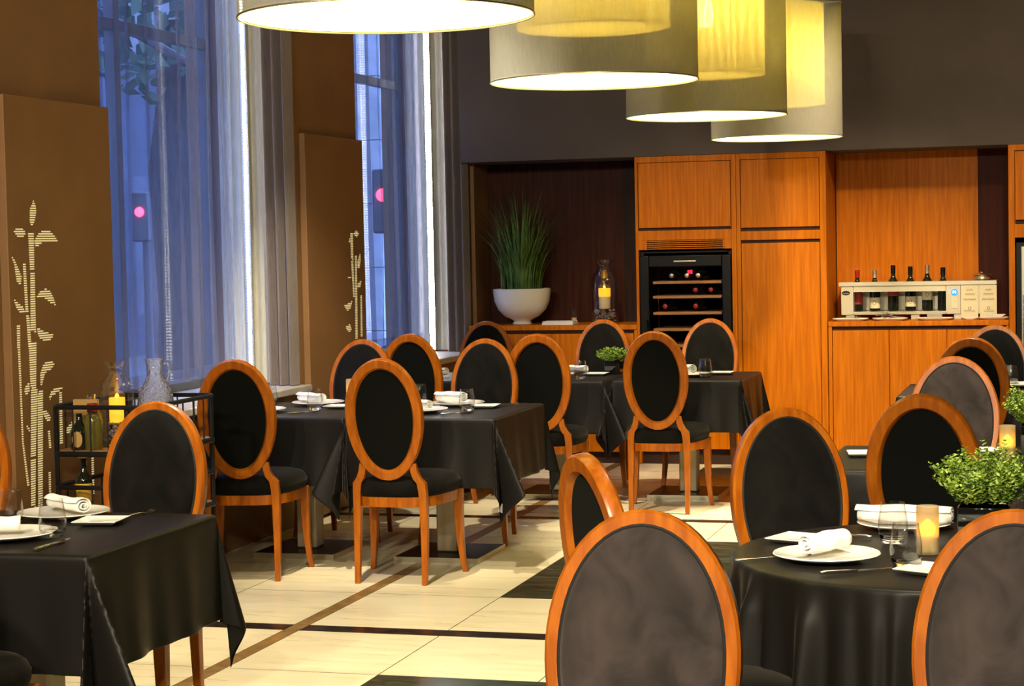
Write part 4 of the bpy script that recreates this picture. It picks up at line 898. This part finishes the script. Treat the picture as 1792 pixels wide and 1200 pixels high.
def spoons(t, n, seed, lab, grp):
    rn = random.Random(seed)
    for i in range(n):
        s = MB(); s.loft([[(-w_, q, z), (w_, q, z), (w_, q, z+.002), (-w_, q, z+.002)] for q, w_, z in ((-.05, .003, .004), (-.01, .002, .004), (.02, .0025, .003), (.03, .009, .001), (.045, .0095, 0), (.055, .004, .002))])
        o = s.build('tasting_spoon', M['steel'], bevel=.001); o.location = (t.location.x+rn.uniform(-.06, .06), t.location.y+rn.uniform(-.02, .02), RZ0+.012+.0035*i); o.rotation_euler = (rn.uniform(-.15, .15), rn.uniform(-.1, .1), rn.uniform(0, 6.3))
        tag(o, lab, 'spoon', grp)
spoons(t2, 12, 4, 'steel spoon in the heaped dish before the dispenser window', 'spoons in the heaped dish')
spoons(t1, 5, 6, 'steel spoon on the dish at the left end of the dispenser counter', 'spoons in the left dish')
gb_ = MB(); gb_.box(-.05, .05, -.03, .03, 0, .004); 
for a, bb, c_, d in ((-.05, .05, -.03, -.027), (-.05, .05, .027, .03), (-.05, -.047, -.027, .027), (.047, .05, -.027, .027)): gb_.box(a, bb, c_, d, .004, .035)
o = gb_.build('glass_box', M['glassy'], bevel=.001); place(o, (-.90, 13.395, RZ0+.0075)); tag(o, 'small clear box on the middle serving dish', 'box')
for k in range(4):
    o = MB().box(-.055, .055, -.035, .035, 0, .004).build('paper_napkin', M['napkin'], bevel=.001); place(o, (-.51+.006*k, 13.40, RZ0+.0175+k*.0045), .06*k)
    tag(o, 'white paper napkin stacked on the dish at the counter right end', 'napkin', 'stacked paper napkins')

# ---------------------------------------------------------------- bottle trolley
TR = thing('bottle_trolley', 'black iron bar trolley with rails before the bamboo panel', 'trolley', (-3.87, 7.465, 0))
hx, hy = .225, .325
def rrect(hx, hy, r, z, n=7):
    pts = []
    for cx, cy, a0 in ((hx-r, hy-r, 0), (-hx+r, hy-r, 90), (-hx+r, -hy+r, 180), (hx-r, -hy+r, 270)):
        for i in range(n+1):
            a = math.radians(a0+90*i/n); pts.append((cx+r*math.cos(a), cy+r*math.sin(a), z))
    return pts
for z, rail in ((.752, .935), (.47, .60), (.18, .31)):
    s = MB(); s.loft([rrect(hx-.008, hy-.008, .05, z-.02), rrect(hx-.008, hy-.008, .05, z)]); s.build('shelf', M['shelfwood'], TR, bevel=.001)
    e = MB(); e.tube(rrect(hx, hy, .055, z-.012), .012, 8, closed=True); e.tube(rrect(hx, hy, .055, rail), .010, 8, closed=True)
    ring = rrect(hx, hy, .055, 0)
    for i in range(0, len(ring), 4): e.tube([(ring[i][0], ring[i][1], z), (ring[i][0], ring[i][1], rail)], .0035, 6)
    for q in (-.12, -.04, .04, .12):
        for s_ in (-1, 1): e.tube([(q, s_*hy, z), (q, s_*hy, rail)], .0035, 6)
    for q in (-.2, -.1, 0, .1, .2):
        for s_ in (-1, 1): e.tube([(s_*hx, q, z), (s_*hx, q, rail)], .0035, 6)
    e.build('rail', M['blackmetal'], TR)
for sx in (-1, 1):
    for sy in (-1, 1):
        q = MB().tube([(sx*(hx-.016), sy*(hy-.016), .09), (sx*(hx-.016), sy*(hy-.016), .935)], .011, 8).build('post', M['blackmetal'], TR)
        MB().lathe([(.03, -.012), (.04, -.008), (.04, .008), (.03, .012)], 24, T(sx*(hx-.016), sy*(hy-.016), .0405) @ RX(PI/2)).build('wheel', M['tyre'], TR)
        MB().box(sx*(hx-.016)-.008, sx*(hx-.016)+.008, sy*(hy-.016)-.017, sy*(hy-.016)+.017, .083, .095).build('caster', M['blackmetal'], TR)
jar((-3.90, 7.36, .753), .36, 'glass jar with a glowing yellow candle on the bottle trolley', 'candle jars', .78)
jg = thing('glass_jug', 'pebbled clear glass jug right of the candle on the bottle trolley', 'jug', (-3.80, 7.52, .753))
oj = [(.07, 0), (.078, .01), (.08, .16), (.07, .225), (.045, .265), (.034, .29), (.034, .33), (.042, .36)]
MB().lathe(oj+[(a-.004, z) for a, z in reversed(oj[2:])]+[(.074, .014), (.001, .012)], 40, cap1=False).build('jug', M['pebble'], jg)
MB().tube([(.036, 0, .335), (.06, 0, .345), (.068, 0, .31), (.06, 0, .27), (.05, 0, .262)], .005, 8).build('handle', M['pebble'], jg)
for x, y, h, k, cap, lab, lb in ((-4.0, 7.32, .20, 1.05, 'redcap', None, 'clear round bottle left of the candle on the trolley top'), ):
    t = thing('glass_bottle', lb, 'bottle', (x, y, .753)); r = .05
    o_ = [(r*.9, 0), (r, .008), (r, h*.6), (r*.9, h*.72), (r*.4, h*.85), (r*.36, h)]
    MB().lathe(o_+[(a-.003, z) for a, z in reversed(o_[1:])]+[(.001, .011)], 32, cap1=False).build('body', M['glass'], t)
    MB().lathe([(r*.40, h+.0005), (r*.42, h+.02), (r*.3, h+.024)], 20).build('stopper', M['steel'], t)
t = thing('oil_bottle', 'squat bottle with a red cap on the bottle trolley', 'bottle', (-3.94, 7.22, .753))
MB().lathe([(.034, 0), (.038, .005), (.038, .12), (.03, .145), (.018, .155)], 28).build('body', pm('olive glass', (.25, .22, .05), .1, trans=.6), t)
MB().lathe([(.022, .156), (.024, .16), (.024, .19), (.02, .192)], 24).build('cap', M['redcap'], t)
t = thing('round_label_bottle', 'dark bottle with an oval label on the bottle trolley', 'bottle', (-4.0, 7.21, .753))
MB().lathe([(.034, 0), (.04, .008), (.04, .07), (.03, .095), (.014, .115), (.013, .15), (.016, .152)], 28).build('body', M['bottle'], t)
MB().lathe([(.001, 0), (.024, 0), (.024, .002), (.001, .002)], 24, T(.012, -.041, .045) @ RX(PI/2) @ Matrix.Scale(1.4, 4, (0, 1, 0))).build('oval_label', M['kraft'], t)
t = MB().box(-.055, .055, -.012, .012, 0, .205).build('kraft_book', M['kraft'], bevel=.002); place(t, (-4.0, 7.275, .753), .05); tag(t, 'kraft covered book standing on the bottle trolley', 'book')
t = MB().box(-.05, .05, -.018, .018, 0, .17).build('black_book', M['black'], bevel=.002); place(t, (-4.02, 7.62, .753), .9); tag(t, 'black covered book standing at the left of the trolley', 'book')
for k, (x, y, h, lb) in enumerate(((-4.01, 7.25, .24, 'yellow labelled bottle on the middle trolley shelf, left'), (-3.84, 7.27, .26, 'yellow labelled bottle on the middle trolley shelf, beside the front chair'))):
    t = thing('labelled_bottle', lb, 'bottle', (x, y, .471), 0, 'yellow labelled bottles')
    bottle_mb(h, .036).build('body', M['bottle'], t)
    MB().lathe([(.0365, h*.25), (.0368, h*.26), (.0368, h*.55), (.0365, h*.56)], 24, cap0=False, cap1=False).build('paper_label', M['yellowlid'], t)
    MB().lathe([(.017, h+.0005), (.018, h+.003), (.018, h+.02), (.015, h+.022)], 20).build('cap', M['yellowlid'], t)

# ---------------------------------------------------------------- outside the windows
struct(MB().box(-40, -4.95, -10, 60, -.35, -.15).build('ground_outside', M['asphalt'], smooth=0), 'dark street surface outside', 'street')
fb = thing('street_building', 'blue grey building across the street seen through the curtains', 'building', (-15, 25, -.149))
MB().box(-3, 0, -30, 34, 0, 14).build('wall', M['facade'], fb, smooth=0)
for k in range(10):
    MB().box(.0, .06, -26+k*6, -22.5+k*6, .6, 3.0).build('shop_window', M['litwin'] if k % 2 == 0 else M['pane'], fb, smooth=0)
    MB().box(.0, .06, -26+k*6, -24+k*6, 5, 7.5).build('upper_window', M['frame'], fb, smooth=0)
sp = thing('stone_pillar', 'pale stone block pillar outside the nearer window', 'pillar', (-5.08, 11.25, -.149))
for i in range(9):
    MB().box(-.17, .08, -.30, .33, .002+i*.52, .516+i*.52).build('block', M['stone'], sp, bevel=.006)
sp2 = thing('stone_pillar', 'pale stone block pillar outside the farther window', 'pillar', (-5.5, 15.3, -.149))
for i in range(9):
    MB().box(-.25, .08, -.45, .4, .002+i*.52, .516+i*.52).build('block', M['stone'], sp2, bevel=.006)
tr = thing('street_tree', 'dark street tree outside the nearer window', 'tree', (-7.0, 14.52, -.149))
MB().tube([(0, 0, 0), (.05, .02, 1.2), (-.05, .05, 2.4), (.05, .1, 3.6)], [.36, .31, .29, .22], 14).build('trunk', M['bark'], tr)
cr = MB(); rnd = random.Random(4)
for i in range(2600):
    a = rnd.uniform(0, 2*PI); u = rnd.uniform(-1, 1); rr = rnd.random()**.4; s = math.sqrt(1-u*u)
    p = Vector((1.5*rr*s*math.cos(a), 1.6*rr*s*math.sin(a), 4.6+1.7*rr*u)); d = Vector((rnd.uniform(-1, 1), rnd.uniform(-1, 1), rnd.uniform(-1, .4))); d.normalize(); w_ = d.orthogonal(); w_.normalize()
    cr.add([p, p+d*.10+w_*.05, p+d*.2, p+d*.10-w_*.05], [(0, 1, 2, 3)])
cr.build('crown', pm('dark leaves', (.05, .10, .05), .7), tr, smooth=0, fix=False)
aw = MB().tube([(-5.6, 10.3, 3.05), (-5.6, 12.2, 2.73)], .028, 8).build('awning_bar', M['frame']); tag(aw, 'dark sloping awning bar outside the nearer window', 'awning bar')
def car(x, y, rz, label, scale=1):
    t = thing('parked_car', label, 'car', (x, y, -.149), rz, 'parked cars')
    prof = [(-2.1, .35), (-2.15, .75), (-1.95, .92), (-1.2, .98), (-.65, 1.42), (.9, 1.45), (1.65, 1.0), (2.05, .92), (2.12, .5), (2.1, .35)]
    MB().prism(prof, 'y', -.85, .85).build('body', M['carpaint'], t, bevel=.06)
    MB().prism([(-1.08, 1.0), (-.6, 1.37), (.85, 1.40), (1.42, 1.0)], 'y', -.857, .857).build('side_window', M['blackglass'], t)
    for sx in (-1.35, 1.35):
        for sy in (-.80, .80): MB().lathe([(.2, -.1), (.31, -.09), (.31, .09), (.2, .1)], 24, T(sx, sy, .312) @ RX(PI/2)).build('wheel', M['tyre'], t)
    for sy in (-.65, .65): MB().box(-2.19, -2.12, sy-.13, sy+.13, .70, .80).build('tail_light', M['redcap'], t, bevel=.01)
    return t
car(-8.2, 23.5, PI/2, 'dark blue car outside the nearer window')
car(-10.5, 32.5, PI/2, 'dark blue car outside the farther window')

def signal(x, y, z, label):
    t = thing('street_signal', label, 'signal', (x, y, -.149), 0, 'red street signals')
    MB().tube([(0, 0, 0), (0, 0, z+.3)], .045, 10).build('post', M['frame'], t)
    MB().box(-.09, .09, -.14, -.046, z-.15, z+.35).build('head', M['frame'], t, bevel=.02)
    MB().lathe([(.001, 0), (.05, 0), (.045, .02), (.001, .03)], 20, T(0, -.14, z+.149) @ RX(PI/2)).build('red_lamp', M['redlamp'], t)
signal(-9, 17.72, 1.98, 'red street signal glowing through the nearer curtain')
signal(-5.15, 14.28, 1.98, 'red street signal glowing through the farther curtain')
